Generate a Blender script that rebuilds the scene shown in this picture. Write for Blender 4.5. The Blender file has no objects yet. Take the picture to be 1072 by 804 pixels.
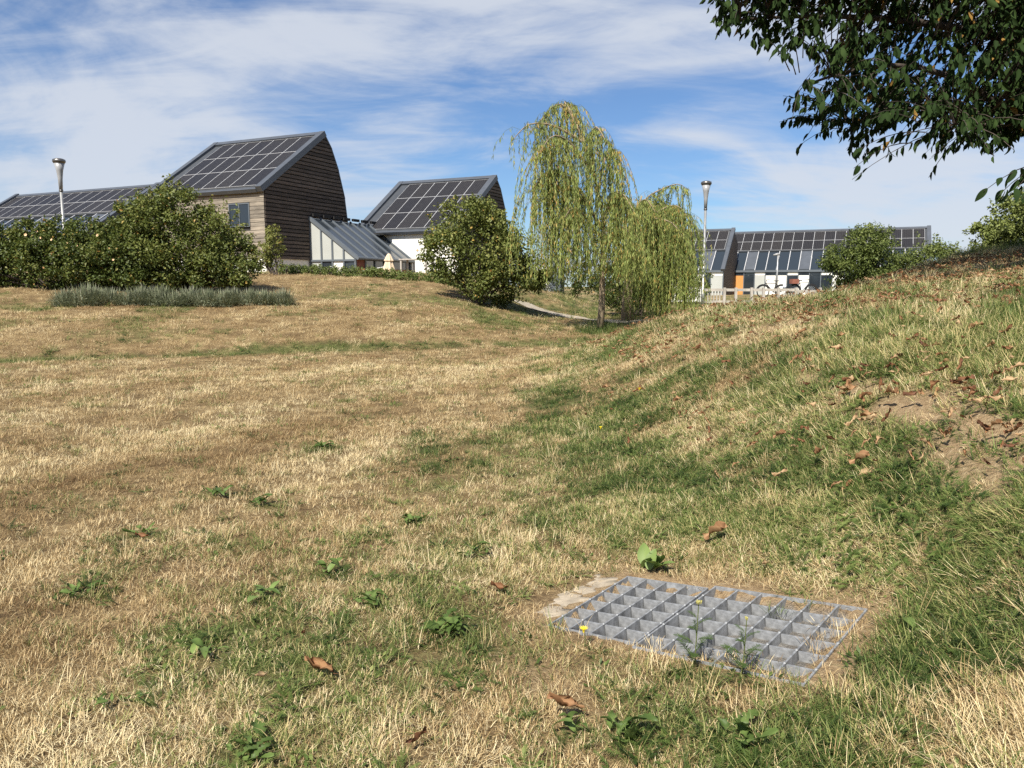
import bpy, bmesh, math, random
import numpy as np
from mathutils import Vector, Matrix

rng = np.random.default_rng(7)
random.seed(7)
sc = bpy.context.scene
COL = sc.collection

# ------------------------------------------------------------------ camera
F, HOR, CX, CY, EYE = 800.0, 300.0, 536.0, 402.0, 1.2
PITCH = math.atan((CY - HOR) / F)
cam_d = bpy.data.cameras.new('camera')
cam = bpy.data.objects.new('camera', cam_d)
COL.objects.link(cam)
cam.location = (0, 0, EYE)
cam.rotation_euler = (math.pi / 2 - PITCH, 0, 0)
cam_d.sensor_fit = 'HORIZONTAL'
cam_d.sensor_width = 36.0
cam_d.lens = 36.0 * F / 1072.0
cam_d.clip_start = 0.05
cam_d.clip_end = 6000
sc.camera = cam

# ------------------------------------------------------------------ sun, sky, exposure
SUN_AZ = Vector((-0.43, -0.903)).normalized()      # towards the sun, on the ground
SUN_EL = math.radians(48)
sun_d = bpy.data.lights.new('sun', 'SUN')
sun = bpy.data.objects.new('sun', sun_d)
COL.objects.link(sun)
sun_d.energy = 5.0
sun_d.angle = math.radians(0.53)
sun_d.color = (1.0, 0.95, 0.86)
sdir = Vector((SUN_AZ.x * math.cos(SUN_EL), SUN_AZ.y * math.cos(SUN_EL), math.sin(SUN_EL)))
sun.rotation_euler = sdir.to_track_quat('Z', 'Y').to_euler()
sun.location = sdir * 60

world = bpy.data.worlds.new('World')
sc.world = world
world.use_nodes = True
wt = world.node_tree
wt.nodes.clear()
def wn(t, **k):
    n = wt.nodes.new(t)
    for a, v in k.items(): setattr(n, a, v)
    return n
def wl(a, b): wt.links.new(a, b)
w_out = wn('ShaderNodeOutputWorld'); w_bg = wn('ShaderNodeBackground')
w_sky = wn('ShaderNodeTexSky', sky_type='NISHITA', sun_disc=False)
w_sky.sun_elevation = SUN_EL
w_sky.sun_rotation = math.atan2(SUN_AZ.x, SUN_AZ.y)
w_sky.air_density = 1.0; w_sky.dust_density = 0.2; w_sky.ozone_density = 2.2
w_tc = wn('ShaderNodeTexCoord'); w_sep = wn('ShaderNodeSeparateXYZ')
wl(w_tc.outputs['Generated'], w_sep.inputs[0])
def wmath(op, a, b=None, c=None, clamp=False):
    n = wn('ShaderNodeMath', operation=op); n.use_clamp = clamp
    for i, v in enumerate((a, b, c)):
        if v is None: continue
        if isinstance(v, (int, float)): n.inputs[i].default_value = v
        else: wl(v, n.inputs[i])
    return n.outputs[0]
zz = wmath('ADD', wmath('MAXIMUM', w_sep.outputs['Z'], 0.0), 0.30)
px_ = wmath('DIVIDE', w_sep.outputs['X'], zz)
py_ = wmath('DIVIDE', w_sep.outputs['Y'], zz)
w_cmb = wn('ShaderNodeCombineXYZ'); wl(px_, w_cmb.inputs[0]); wl(py_, w_cmb.inputs[1])
def cloud_noise(scale, rot, stretch, loc, detail, rough, dist):
    mp = wn('ShaderNodeMapping')
    mp.inputs['Rotation'].default_value = (0, 0, rot)
    mp.inputs['Scale'].default_value = (stretch[0], stretch[1], 1)
    mp.inputs['Location'].default_value = loc
    wl(w_cmb.outputs[0], mp.inputs[0])
    n = wn('ShaderNodeTexNoise')
    n.inputs['Scale'].default_value = scale; n.inputs['Detail'].default_value = detail
    n.inputs['Roughness'].default_value = rough; n.inputs['Distortion'].default_value = dist
    wl(mp.outputs[0], n.inputs['Vector'])
    return n.outputs['Fac']
big = cloud_noise(0.75, -0.7, (0.8, 1.25), (1.8, 9.2, 0), 3.0, 0.5, 0.3)
wisp = cloud_noise(1.7, -0.75, (0.8, 1.15), (7.4, 4.4, 2.0), 9.0, 0.56, 0.9)
fine = cloud_noise(5.5, -0.8, (0.5, 1.5), (1.1, 7.7, 4.0), 8.0, 0.62, 0.6)
cl = wmath('ADD', wmath('ADD', wmath('MULTIPLY', big, 1.15), wmath('MULTIPLY', wisp, 0.75)), wmath('MULTIPLY', fine, 0.34))
w_ramp = wn('ShaderNodeMapRange', interpolation_type='SMOOTHSTEP')
w_ramp.inputs['From Min'].default_value = 0.98; w_ramp.inputs['From Max'].default_value = 1.27
w_ramp.inputs['To Min'].default_value = 0.02; w_ramp.inputs['To Max'].default_value = 0.86
wl(cl, w_ramp.inputs['Value'])
w_mix = wn('ShaderNodeMix', data_type='RGBA')
w_mix.inputs['B'].default_value = (6.4, 6.8, 7.5, 1)
wl(w_ramp.outputs[0], w_mix.inputs['Factor'])
w_tint = wn('ShaderNodeMix', data_type='RGBA', blend_type='MULTIPLY')
w_tint.inputs['Factor'].default_value = 1.0
w_tint.inputs['B'].default_value = (0.66, 0.84, 1.07, 1)
wl(w_sky.outputs[0], w_tint.inputs['A'])
wl(w_tint.outputs['Result'], w_mix.inputs['A'])
wl(w_mix.outputs['Result'], w_bg.inputs['Color'])
w_bg.inputs['Strength'].default_value = 0.068
wl(w_bg.outputs[0], w_out.inputs[0])

vs = sc.view_settings
sc.display_settings.display_device = 'sRGB'
vs.view_transform = 'Standard'
vs.look = 'None'
vs.exposure = 0.68
vs.gamma = 1.0
vs.use_curve_mapping = False
cy = sc.cycles
cy.max_bounces = 6; cy.diffuse_bounces = 3; cy.glossy_bounces = 2
cy.transmission_bounces = 4; cy.transparent_max_bounces = 6
cy.use_denoising = False
cy.caustics_reflective = False; cy.caustics_refractive = False
cy.sample_clamp_indirect = 6.0

# ------------------------------------------------------------------ pixel helpers (used to find real places)
FW = np.array([0, math.cos(PITCH), -math.sin(PITCH)])
UPV = np.array([0, math.sin(PITCH), math.cos(PITCH)])
ORG = np.array([0, 0, EYE])
def ray(px, py):
    d = FW + np.array([1., 0, 0]) * ((px - CX) / F) + UPV * ((CY - py) / F)
    return d
def at(px, py, Y):
    d = ray(px, py)
    return ORG + d * (Y / d[1])
def project(P):
    v = np.asarray(P, float) - ORG
    z = v @ FW
    return CX + F * v[..., 0] / z, CY - F * (v @ UPV) / z

# ------------------------------------------------------------------ noise
_perm = np.random.default_rng(11).random((256, 256))
def vnoise(x, y, s=0):
    x = np.asarray(x, float) + 37.3 * s; y = np.asarray(y, float) + 91.7 * s
    xi = np.floor(x).astype(int); yi = np.floor(y).astype(int)
    fx = x - xi; fy = y - yi
    fx = fx * fx * (3 - 2 * fx); fy = fy * fy * (3 - 2 * fy)
    a = _perm[xi % 256, yi % 256]; b = _perm[(xi + 1) % 256, yi % 256]
    c = _perm[xi % 256, (yi + 1) % 256]; d = _perm[(xi + 1) % 256, (yi + 1) % 256]
    return (a * (1 - fx) + b * fx) * (1 - fy) + (c * (1 - fx) + d * fx) * fy
def fbm(x, y, s=0, o=4):
    t = 0; a = 0.5; n = 0; f = 1.0
    for i in range(o):
        t = t + a * vnoise(x * f, y * f, s + i * 3); n += a; a *= 0.5; f *= 2.03
    return t / n
def sst(a, b, x):
    t = np.clip((np.asarray(x, float) - a) / (b - a), 0, 1)
    return t * t * (3 - 2 * t)

# ------------------------------------------------------------------ terrain
_fx = np.linspace(-40, 60, 2001)
_fz = np.interp(_fx, [-40, 0.15, 0.5, 1.1, 1.57, 2.2, 2.9, 4.1, 6, 8, 12, 20, 60],
                     [0, 0, 0.02, 0.13, 0.36, 0.70, 0.88, 1.03, 1.27, 1.58, 2.15, 2.6, 2.8])
_k = np.exp(-0.5 * (np.arange(-20, 21) / 5.0) ** 2); _k /= _k.sum()
_fz = np.convolve(np.pad(_fz, 20, mode='edge'), _k, mode='valid')
_bs = np.array([-60, 0, 1.5, 5, 13.4, 20, 30, 60, 200, 4000.])
_bz = np.array([0, 0, 0.34, 0.74, 1.58, 1.80, 1.86, 1.9, 1.9, 1.9])
GR_A = math.radians(-39)
GR_X = np.array([math.cos(GR_A), math.sin(GR_A)]); GR_Y = np.array([-GR_X[1], GR_X[0]])
GR_O = np.array([0.132, 2.655]); GR_W, GR_D = 0.92, 0.58
def grate_local(x, y):
    dx = x - GR_O[0]; dy = y - GR_O[1]
    return dx * GR_X[0] + dy * GR_X[1], dx * GR_Y[0] + dy * GR_Y[1]
def grate_plane(x, y): return 0.028 + 0.10 * (x - 0.6) - 0.055 * (y - 2.55)
def H(x, y, pit=True):
    x = np.asarray(x, float); y = np.asarray(y, float)
    s = (x + 8.2) * -0.342 + (y - 12.3) * 0.94
    wob = (fbm(x * 0.12, y * 0.12, 5, 2) - 0.5)
    bank = np.interp(s + 1.2 * wob, _bs, _bz) * (1 - 0.95 * sst(-3.0, 3.0, x))
    m = np.interp(x + 0.35 * sst(3, 9, y), _fx, _fz)
    start = 9.8 + 1.2 * np.maximum(0, x - 4.2)
    fall = 1 - 0.88 * sst(start, start + 5.0, y)
    back = sst(-10, -2, y)
    z = bank + m * fall * (0.35 + 0.65 * back)
    z = z + 0.62 * np.exp(-(((x - 1.6) / 2.2) ** 2 + ((y - 31) / 3.0) ** 2))
    bumpy = sst(1.5, 6, np.hypot(x, y))
    z = z + (fbm(x * 0.9, y * 0.9, 1, 3) - 0.5) * (0.04 + 0.07 * bumpy * sst(0.5, 3, x) + 0.07 * sst(0, 3, s))
    # flatten round the drain, and the pit under it
    u, v = grate_local(x, y)
    du = np.maximum(np.maximum(-u, u - GR_W), 0); dv = np.maximum(np.maximum(-v, v - GR_D), 0)
    w = 1 - sst(0.05, 0.55, np.hypot(du, dv))
    z = z * (1 - w) + w * (grate_plane(x, y) - 0.003)
    if pit:
        ins = sst(0.005, 0.035, np.minimum(np.minimum(u, GR_W - u), np.minimum(v, GR_D - v)))
        z = z - (0.062 - 0.034 * sst(0.25, 0.75, u / GR_W + 0.5 * (fbm(u * 6, v * 6, 77, 2) - 0.5))) * ins
    far = sst(60, 400, np.hypot(x, y))
    return z * (1 - far) + far * 0.6
def hit(px, py, tmax=60):
    d = ray(px, py)
    t = np.concatenate([np.linspace(0.8, 8, 1500), np.linspace(8, tmax, 3000)])
    P = ORG + d * t[:, None]
    b = np.nonzero(P[:, 2] < H(P[:, 0], P[:, 1], False))[0]
    if len(b) == 0: return P[-1]
    return P[b[0]]

# how green the ground is (0 straw, 1 green) and how bare
WEEDS = [(683, 598, .5), (277, 626, .9), (347, 600, .9), (500, 585, 1), (468, 664, 1), (395, 632, .9), (215, 688, 1), (85, 622, .9), (232, 520, 1), (270, 530, .9),
         (340, 470, 1), (150, 560, .8), (430, 548, 1), (600, 768, .8), (655, 775, 1), (770, 780, 1), (120, 740, .6), (255, 790, 1), (60, 650, .7), (180, 600, .7), (310, 700, .6), (560, 720, .5), (620, 700, .9),
         (400, 490, 1), (460, 510, 1), (330, 545, .9), (250, 575, .7), (560, 600, .6), (120, 500, .5), (30, 560, .6), (200, 470, .6), (380, 560, .9), (540, 520, 1), (700, 740, 1), (420, 690, .6), (330, 650, .7), (150, 690, .5)]
WEEDS = [(*hit(a, b)[:2], w) for a, b, w in WEEDS]
LUSH = [(*hit(a, b)[:2], r) for a, b, r in ((840, 572, .22), (770, 548, .22), (960, 520, .3), (1040, 560, .3), (690, 510, .3), (640, 560, .15), (800, 430, .5), (900, 440, .4), (1000, 620, .2), (720, 400, .6), (950, 370, .6), (700, 770, .2), (860, 770, .25))]
DRY = hit(1050, 770)[:2]
def green_map(x, y):
    r = np.hypot(x, y)
    s = (x + 8.2) * -0.342 + (y - 12.3) * 0.94
    n1 = fbm(x * 1.1, y * 1.1, 2, 4); n2 = fbm(x * 0.35, y * 0.35, 8, 3); n3 = fbm(x * 3.2, y * 3.2, 14, 3)
    xb = np.interp(y, [1.0, 2.0, 3.0, 4.7, 6, 8.4, 14, 20], [-0.5, -0.75, -1.15, -1.0, -0.55, -0.1, 0.7, 2.0])
    inside = sst(-0.35, 0.55, x - xb + (n1 - 0.5) * 1.6)
    g = 0.07 + 0.34 * sst(0.56, 0.72, n1) * sst(0.4, 0.6, n3) + inside * (0.75 + 0.42 * sst(0.0, 1.3, x + 0.12 * (y - 3))) * (0.40 + 0.50 * sst(0.42, 0.60, 0.55 * n1 + 0.45 * n3))
    g = g + 0.32 * inside * sst(1.2, 2.2, x) * sst(0.35, 0.6, n2)
    # drier ground in front of and around the drain
    u, v = grate_local(x, y)
    du = np.maximum(np.maximum(-u, u - GR_W), 0); dv = np.maximum(np.maximum(-v, v - GR_D), 0)
    dist = np.hypot(du, dv)
    g = g * (1 - 0.85 * np.exp(-(dist / 0.20) ** 2) * (y > 2.15 + 0.3 * (n1 - 0.5)))
    g = g * (1 - 0.92 * np.exp(-(((x - 0.02) / 0.36) ** 2 + ((y - 2.0) / 0.42) ** 2)))
    # lush tongue in front of the drain
    g = np.maximum(g, 0.95 * np.exp(-(((x - 0.75) / 0.45) ** 2 + ((y - 1.70) / 0.33) ** 2)) * sst(0.3, 0.5, n3))
    # drier long grass at the right edge close by
    g = g + 0.30 * sst(0.9, 1.4, x) * sst(5.5, 4.0, y) * sst(0.35, 0.55, n1)
    g = g * (1 - 0.75 * np.exp(-(((x - DRY[0]) / 0.25) ** 2 + ((y - DRY[1]) / 0.25) ** 2)))
    for k_, (wx, wy, ww) in enumerate(WEEDS):
        rw = 0.085 * (1 + 0.10 * wy) * (1 + 0.3 * math.sin(k_ * 7.1))
        g = np.maximum(g, 0.8 * ww * np.exp(-(((x - wx) / (1.5 * rw)) ** 2 + ((y - wy) / (1.2 * rw)) ** 2)) * sst(0.25, 0.5, n3))
    # the far bank: green line at its toe, patches on it
    toe = np.exp(-((s - 0.1 + 0.9 * (n2 - 0.5)) / 0.38) ** 2)
    g = g + toe * 0.85 * sst(0.25, 0.45, n1) + sst(0.5, 2, s) * (0.5 * sst(0.50, 0.62, 0.5 * n2 + 0.5 * n1) - 0.04) * (1 - inside)
    g = g + sst(0.5, 2, s) * 0.35 * sst(-4, 1, x) + 0.35 * sst(20, 26, y) * sst(-3, 0, x)
    # the crest of the mound is drier
    g = g * (1 - (0.28 + 0.4 * sst(0.4, 0.6, n1)) * sst(4.5, 7.5, y) * sst(0.7, 1.8, x) * (y < 16))
    n4 = fbm(x * 1.7 + 3, y * 1.7, 19, 3)
    g = np.minimum(g, 1) * (1 - 0.50 * sst(0.3, 1.0, x) * sst(0.60, 0.42, 0.6 * n4 + 0.4 * n3))
    for lx_, ly_, lr_ in LUSH:
        g = np.maximum(g, 0.92 * np.exp(-(((x - lx_) / lr_) ** 2 + ((y - ly_) / lr_) ** 2)) * sst(0.22, 0.45, n3))
    return np.clip(g, 0, 1)
BARE_A, BARE_B = hit(850, 400)[:2], hit(1085, 470)[:2]
SAND = [(*hit(a, b_)[:2], r) for a, b_, r in ((1015, 445, .30), (1060, 462, .36), (950, 424, .22), (900, 408, .15), (1085, 478, .34), (1000, 462, .2))]
def bare_map(x, y):
    ax, ay = BARE_A; bx, by = BARE_B
    dx, dy = bx - ax, by - ay; L2 = dx * dx + dy * dy
    t = np.clip(((x - ax) * dx + (y - ay) * dy) / L2, -0.1, 1.5)
    d = np.hypot(x - ax - t * dx, y - ay - t * dy)
    n = fbm(x * 2.2, y * 2.2, 21, 3)
    b = sst(0.28, 0.46, fbm(x * 5, y * 5, 52, 3)) * 1.0 * (1 - sst(0.02, 0.07 + 0.24 * np.clip(t, 0, 1) ** 1.3, d + (n - 0.5) * 0.30))
    n5 = fbm(x * 0.8, y * 0.8, 33, 3)
    b = np.maximum(b, 0.8 * sst(0.62, 0.70, n5) * sst(1.2, 2.4, x) * sst(5, 7, y))
    for sx_, sy_, sr_ in SAND:
        b = np.maximum(b, 1.0 * np.exp(-(((x - sx_) / sr_) ** 2 + ((y - sy_) / (sr_ * 1.2)) ** 2) ** 1.5) * sst(0.16, 0.34, n))
    u, v = grate_local(x, y)
    du = np.maximum(np.maximum(-u, u - GR_W), 0); dv = np.maximum(np.maximum(-v, v - GR_D), 0)
    dist = np.hypot(du, dv)
    b = np.maximum(b, 0.95 * np.exp(-(dist / 0.15) ** 2) * np.where(v > -0.03, 1, 0.35) * sst(0.25, 0.5, n + 0.15))
    b = np.maximum(b, 0.6 * np.exp(-(((x - 0.05) / 0.2) ** 2 + ((y - 2.2) / 0.2) ** 2)) * sst(0.4, 0.6, n))
    return np.clip(b, 0, 1)

# ------------------------------------------------------------------ object helpers
def tag(o, label=None, cat=None, group=None, kind=None):
    if label: o['label'] = label
    if cat: o['category'] = cat
    if group: o['group'] = group
    if kind: o['kind'] = kind
    return o
def link(o, parent=None):
    COL.objects.link(o)
    if parent is not None: o.parent = parent
    return o
def empty(name, loc=(0, 0, 0), rz=0.0, parent=None):
    o = bpy.data.objects.new(name, None)
    o.location = loc; o.rotation_euler = (0, 0, rz); o.empty_display_size = 0.2
    return link(o, parent)
def mesh_from(name, V, Fc, mat=None, attr=None, smooth=False):
    me = bpy.data.meshes.new(name)
    V = np.asarray(V, np.float32).reshape(-1, 3)
    if isinstance(Fc, np.ndarray):
        k = Fc.shape[1]; nf = len(Fc)
        me.vertices.add(len(V)); me.vertices.foreach_set('co', V.ravel())
        me.loops.add(nf * k); me.loops.foreach_set('vertex_index', Fc.astype(np.int32).ravel())
        me.polygons.add(nf)
        me.polygons.foreach_set('loop_start', np.arange(0, nf * k, k, dtype=np.int32))
        me.update(calc_edges=True)
    else:
        me.from_pydata(V.tolist(), [], Fc); me.update()
    if smooth: me.polygons.foreach_set('use_smooth', np.ones(len(me.polygons), bool))
    if mat is not None: me.materials.append(mat)
    if attr:
        for k_, a in attr.items():
            at_ = me.attributes.new(k_, 'FLOAT', 'POINT'); at_.data.foreach_set('value', np.asarray(a, np.float32))
    return me
def obj(name, me, parent=None, loc=None, rot=None, scale=None):
    o = bpy.data.objects.new(name, me)
    if loc is not None: o.location = loc
    if rot is not None: o.rotation_euler = rot
    if scale is not None: o.scale = scale if hasattr(scale, '__len__') else (scale,) * 3
    return link(o, parent)
class MB:
    def __init__(s): s.v = []; s.f = []
    def box(s, x0, x1, y0, y1, z0, z1):
        b = len(s.v)
        s.v += [(x0, y0, z0), (x1, y0, z0), (x1, y1, z0), (x0, y1, z0), (x0, y0, z1), (x1, y0, z1), (x1, y1, z1), (x0, y1, z1)]
        s.f += [[b + i for i in q] for q in ((0, 3, 2, 1), (4, 5, 6, 7), (0, 1, 5, 4), (1, 2, 6, 5), (2, 3, 7, 6), (3, 0, 4, 7))]
        return s
    def prism(s, pts, off):
        """polygon pts (3d) pushed by vector off"""
        b = len(s.v); n = len(pts)
        s.v += [tuple(p) for p in pts] + [tuple(np.add(p, off)) for p in pts]
        s.f.append([b + i for i in range(n)][::-1]); s.f.append([b + n + i for i in range(n)])
        for i in range(n):
            j = (i + 1) % n
            s.f.append([b + i, b + j, b + n + j, b + n + i])
        return s
    def bar(s, a, b, w, h=None, up=(0, 0, 1)):
        a = Vector(a); b = Vector(b); d = (b - a).normalized(); h = h or w
        side = d.cross(Vector(up))
        if side.length < 1e-4: side = d.cross(Vector((1, 0, 0)))
        side.normalize(); u = side.cross(d).normalized()
        k = len(s.v)
        for p in (a, b):
            for sx, sy in ((-1, -1), (1, -1), (1, 1), (-1, 1)):
                s.v.append(tuple(p + side * (sx * w / 2) + u * (sy * h / 2)))
        s.f += [[k + i for i in q] for q in ((0, 1, 2, 3), (7, 6, 5, 4), (0, 4, 5, 1), (1, 5, 6, 2), (2, 6, 7, 3), (3, 7, 4, 0))]
        return s
    def tube(s, pts, radii, n=8, cap=True):
        pts = [Vector(p) for p in pts]
        if not hasattr(radii, '__len__'): radii = [radii] * len(pts)
        b = len(s.v); prev = None
        for i, p in enumerate(pts):
            d = (pts[min(i + 1, len(pts) - 1)] - pts[max(i - 1, 0)]).normalized()
            if prev is None:
                a = d.cross(Vector((0, 0, 1)))
                if a.length < 1e-3: a = d.cross(Vector((1, 0, 0)))
            else: a = prev - d * prev.dot(d)
            a.normalize(); prev = a; c = d.cross(a)
            for k in range(n):
                t = 2 * math.pi * k / n
                s.v.append(tuple(p + (a * math.cos(t) + c * math.sin(t)) * radii[i]))
        for i in range(len(pts) - 1):
            for k in range(n):
                k2 = (k + 1) % n
                s.f.append([b + i * n + k, b + i * n + k2, b + (i + 1) * n + k2, b + (i + 1) * n + k])
        if cap:
            s.f.append([b + k for k in range(n)][::-1])
            s.f.append([b + (len(pts) - 1) * n + k for k in range(n)])
        return s
    def mesh(s, name, mat, smooth=False): return mesh_from(name, s.v, s.f, mat, smooth=smooth)
    def build(s, name, mat, parent=None, smooth=False, loc=None, rot=None):
        return obj(name, s.mesh(name, mat, smooth), parent, loc, rot)

# ------------------------------------------------------------------ materials
def new_mat(name):
    m = bpy.data.materials.new(name); m.use_nodes = True
    nt = m.node_tree
    return m, nt, nt.nodes['Principled BSDF']
def N(nt, t, **k):
    n = nt.nodes.new(t)
    for a, v in k.items(): setattr(n, a, v)
    return n
def ramp(nt, fac, stops):
    r = N(nt, 'ShaderNodeValToRGB')
    el = r.color_ramp.elements
    while len(el) < len(stops): el.new(0.5)
    for e, (p, c) in zip(el, stops):
        e.position = p; e.color = (*c, 1)
    nt.links.new(fac, r.inputs[0])
    return r.outputs[0]
def simple(name, col, rough=0.7, var=0.15, scale=6.0, metal=0.0, spec=0.4, bump=0.0, stretch=(1, 1, 1), coat=0.0):
    m, nt, p = new_mat(name)
    tc = N(nt, 'ShaderNodeTexCoord'); mp = N(nt, 'ShaderNodeMapping')
    mp.inputs['Scale'].default_value = stretch
    nt.links.new(tc.outputs['Object'], mp.inputs[0])
    nz = N(nt, 'ShaderNodeTexNoise'); nz.inputs['Scale'].default_value = scale
    nz.inputs['Detail'].default_value = 6; nz.inputs['Roughness'].default_value = 0.6
    nt.links.new(mp.outputs[0], nz.inputs['Vector'])
    lo = tuple(c * (1 - var) for c in col); hi = tuple(min(1, c * (1 + var)) for c in col)
    nt.links.new(ramp(nt, nz.outputs['Fac'], [(0.3, lo), (0.7, hi)]), p.inputs['Base Color'])
    p.inputs['Roughness'].default_value = rough; p.inputs['Metallic'].default_value = metal
    p.inputs['Specular IOR Level'].default_value = spec; p.inputs['Coat Weight'].default_value = coat
    if bump:
        b = N(nt, 'ShaderNodeBump'); b.inputs['Strength'].default_value = bump
        b.inputs['Distance'].default_value = 0.02
        nt.links.new(nz.outputs['Fac'], b.inputs['Height']); nt.links.new(b.outputs[0], p.inputs['Normal'])
    return m
def leafy(name, stops, trans=0.3, rough=0.55, tcol=(0.25, 0.38, 0.05), inst=False, spec=0.2, big=0.0):
    """leaf / blade surface; 'tone' is the leaf's own colour value"""
    m, nt, p = new_mat(name)
    a = N(nt, 'ShaderNodeAttribute', attribute_name='tone')
    f = a.outputs['Fac']
    if inst:
        oi = N(nt, 'ShaderNodeAttribute', attribute_name='itone', attribute_type='INSTANCER')
        mx = N(nt, 'ShaderNodeMath', operation='ADD'); nt.links.new(f, mx.inputs[0]); nt.links.new(oi.outputs['Fac'], mx.inputs[1])
        f = mx.outputs[0]
    c = ramp(nt, f, stops)
    nt.links.new(c, p.inputs['Base Color'])
    p.inputs['Roughness'].default_value = rough; p.inputs['Specular IOR Level'].default_value = spec
    if trans:
        tr = N(nt, 'ShaderNodeBsdfTranslucent'); ms = N(nt, 'ShaderNodeMixShader')
        mc = N(nt, 'ShaderNodeMix', data_type='RGBA'); mc.inputs['Factor'].default_value = 0.5
        nt.links.new(c, mc.inputs['A']); mc.inputs['B'].default_value = (*tcol, 1)
        nt.links.new(mc.outputs['Result'], tr.inputs[0])
        ms.inputs[0].default_value = trans
        nt.links.new(p.outputs[0], ms.inputs[1]); nt.links.new(tr.outputs[0], ms.inputs[2])
        nt.links.new(ms.outputs[0], nt.nodes['Material Output'].inputs[0])
    return m

STRAW = [(0.0, (0.17, 0.10, 0.045)), (0.28, (0.40, 0.275, 0.125)), (0.6, (0.60, 0.455, 0.24)), (1.0, (0.78, 0.66, 0.40))]
GREEN = [(0.0, (0.035, 0.06, 0.015)), (0.35, (0.10, 0.145, 0.035)), (0.65, (0.20, 0.24, 0.07)), (0.85, (0.36, 0.34, 0.13)), (1.0, (0.58, 0.46, 0.22))]
M_straw = leafy('dry_blade', STRAW, 0.15, 0.6, (0.5, 0.38, 0.16), inst=True, spec=0.25)
M_blade = leafy('green_blade', GREEN, 0.28, 0.5, (0.18, 0.28, 0.04), inst=True)
M_weed = leafy('weed_leaf', [(0, (0.04, 0.07, 0.018)), (0.5, (0.085, 0.13, 0.032)), (1, (0.19, 0.26, 0.075))], 0.2, 0.5, (0.15, 0.24, 0.04))
M_litter = leafy('fallen_leaf_brown', [(0, (0.07, 0.032, 0.02)), (0.35, (0.19, 0.085, 0.04)), (0.7, (0.33, 0.185, 0.09)), (1, (0.50, 0.36, 0.20))], 0.15, 0.6, (0.4, 0.2, 0.08))
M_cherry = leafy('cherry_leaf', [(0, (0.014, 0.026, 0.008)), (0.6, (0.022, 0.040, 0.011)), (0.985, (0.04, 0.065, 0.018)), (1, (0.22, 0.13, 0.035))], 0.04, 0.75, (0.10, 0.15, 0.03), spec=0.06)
M_willow = leafy('willow_leaf', [(0, (0.07, 0.09, 0.025)), (0.35, (0.18, 0.215, 0.055)), (0.72, (0.34, 0.41, 0.12)), (0.9, (0.48, 0.47, 0.16)), (1, (0.55, 0.34, 0.11))], 0.35, 0.45, (0.35, 0.40, 0.08))
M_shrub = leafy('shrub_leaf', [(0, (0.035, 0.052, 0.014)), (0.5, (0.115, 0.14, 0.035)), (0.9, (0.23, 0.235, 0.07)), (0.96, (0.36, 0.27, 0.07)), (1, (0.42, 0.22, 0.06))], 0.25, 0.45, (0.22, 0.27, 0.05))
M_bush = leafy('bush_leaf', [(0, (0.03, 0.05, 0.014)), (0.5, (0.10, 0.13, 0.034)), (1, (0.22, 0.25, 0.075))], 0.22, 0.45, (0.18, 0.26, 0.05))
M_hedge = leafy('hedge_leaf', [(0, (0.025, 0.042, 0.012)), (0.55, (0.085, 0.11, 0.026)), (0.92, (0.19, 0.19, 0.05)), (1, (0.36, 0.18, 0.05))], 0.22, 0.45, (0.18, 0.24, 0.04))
M_lav = leafy('lavender_stem', [(0, (0.10, 0.12, 0.065)), (0.5, (0.21, 0.23, 0.135)), (0.85, (0.33, 0.34, 0.23)), (1, (0.42, 0.36, 0.32))], 0.15, 0.7, (0.2, 0.22, 0.12))
M_bark = simple('bark', (0.055, 0.042, 0.032), 0.9, 0.4, 14, bump=0.6, stretch=(1, 1, 0.3))
M_wbark = simple('willow_bark', (0.26, 0.20, 0.13), 0.9, 0.4, 12, bump=0.6, stretch=(1, 1, 0.3))
M_stem = leafy('plant_stem', [(0, (0.10, 0.12, 0.04)), (1, (0.25, 0.24, 0.10))], 0.0, 0.6)
M_yellow = simple('yellow_petal', (0.85, 0.66, 0.02), 0.6, 0.1, 30)
M_cream = simple('cream_floret', (0.42, 0.38, 0.12), 0.7, 0.2, 60)
M_rose = simple('rose_petal', (0.75, 0.50, 0.28), 0.6, 0.25, 3)

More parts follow.
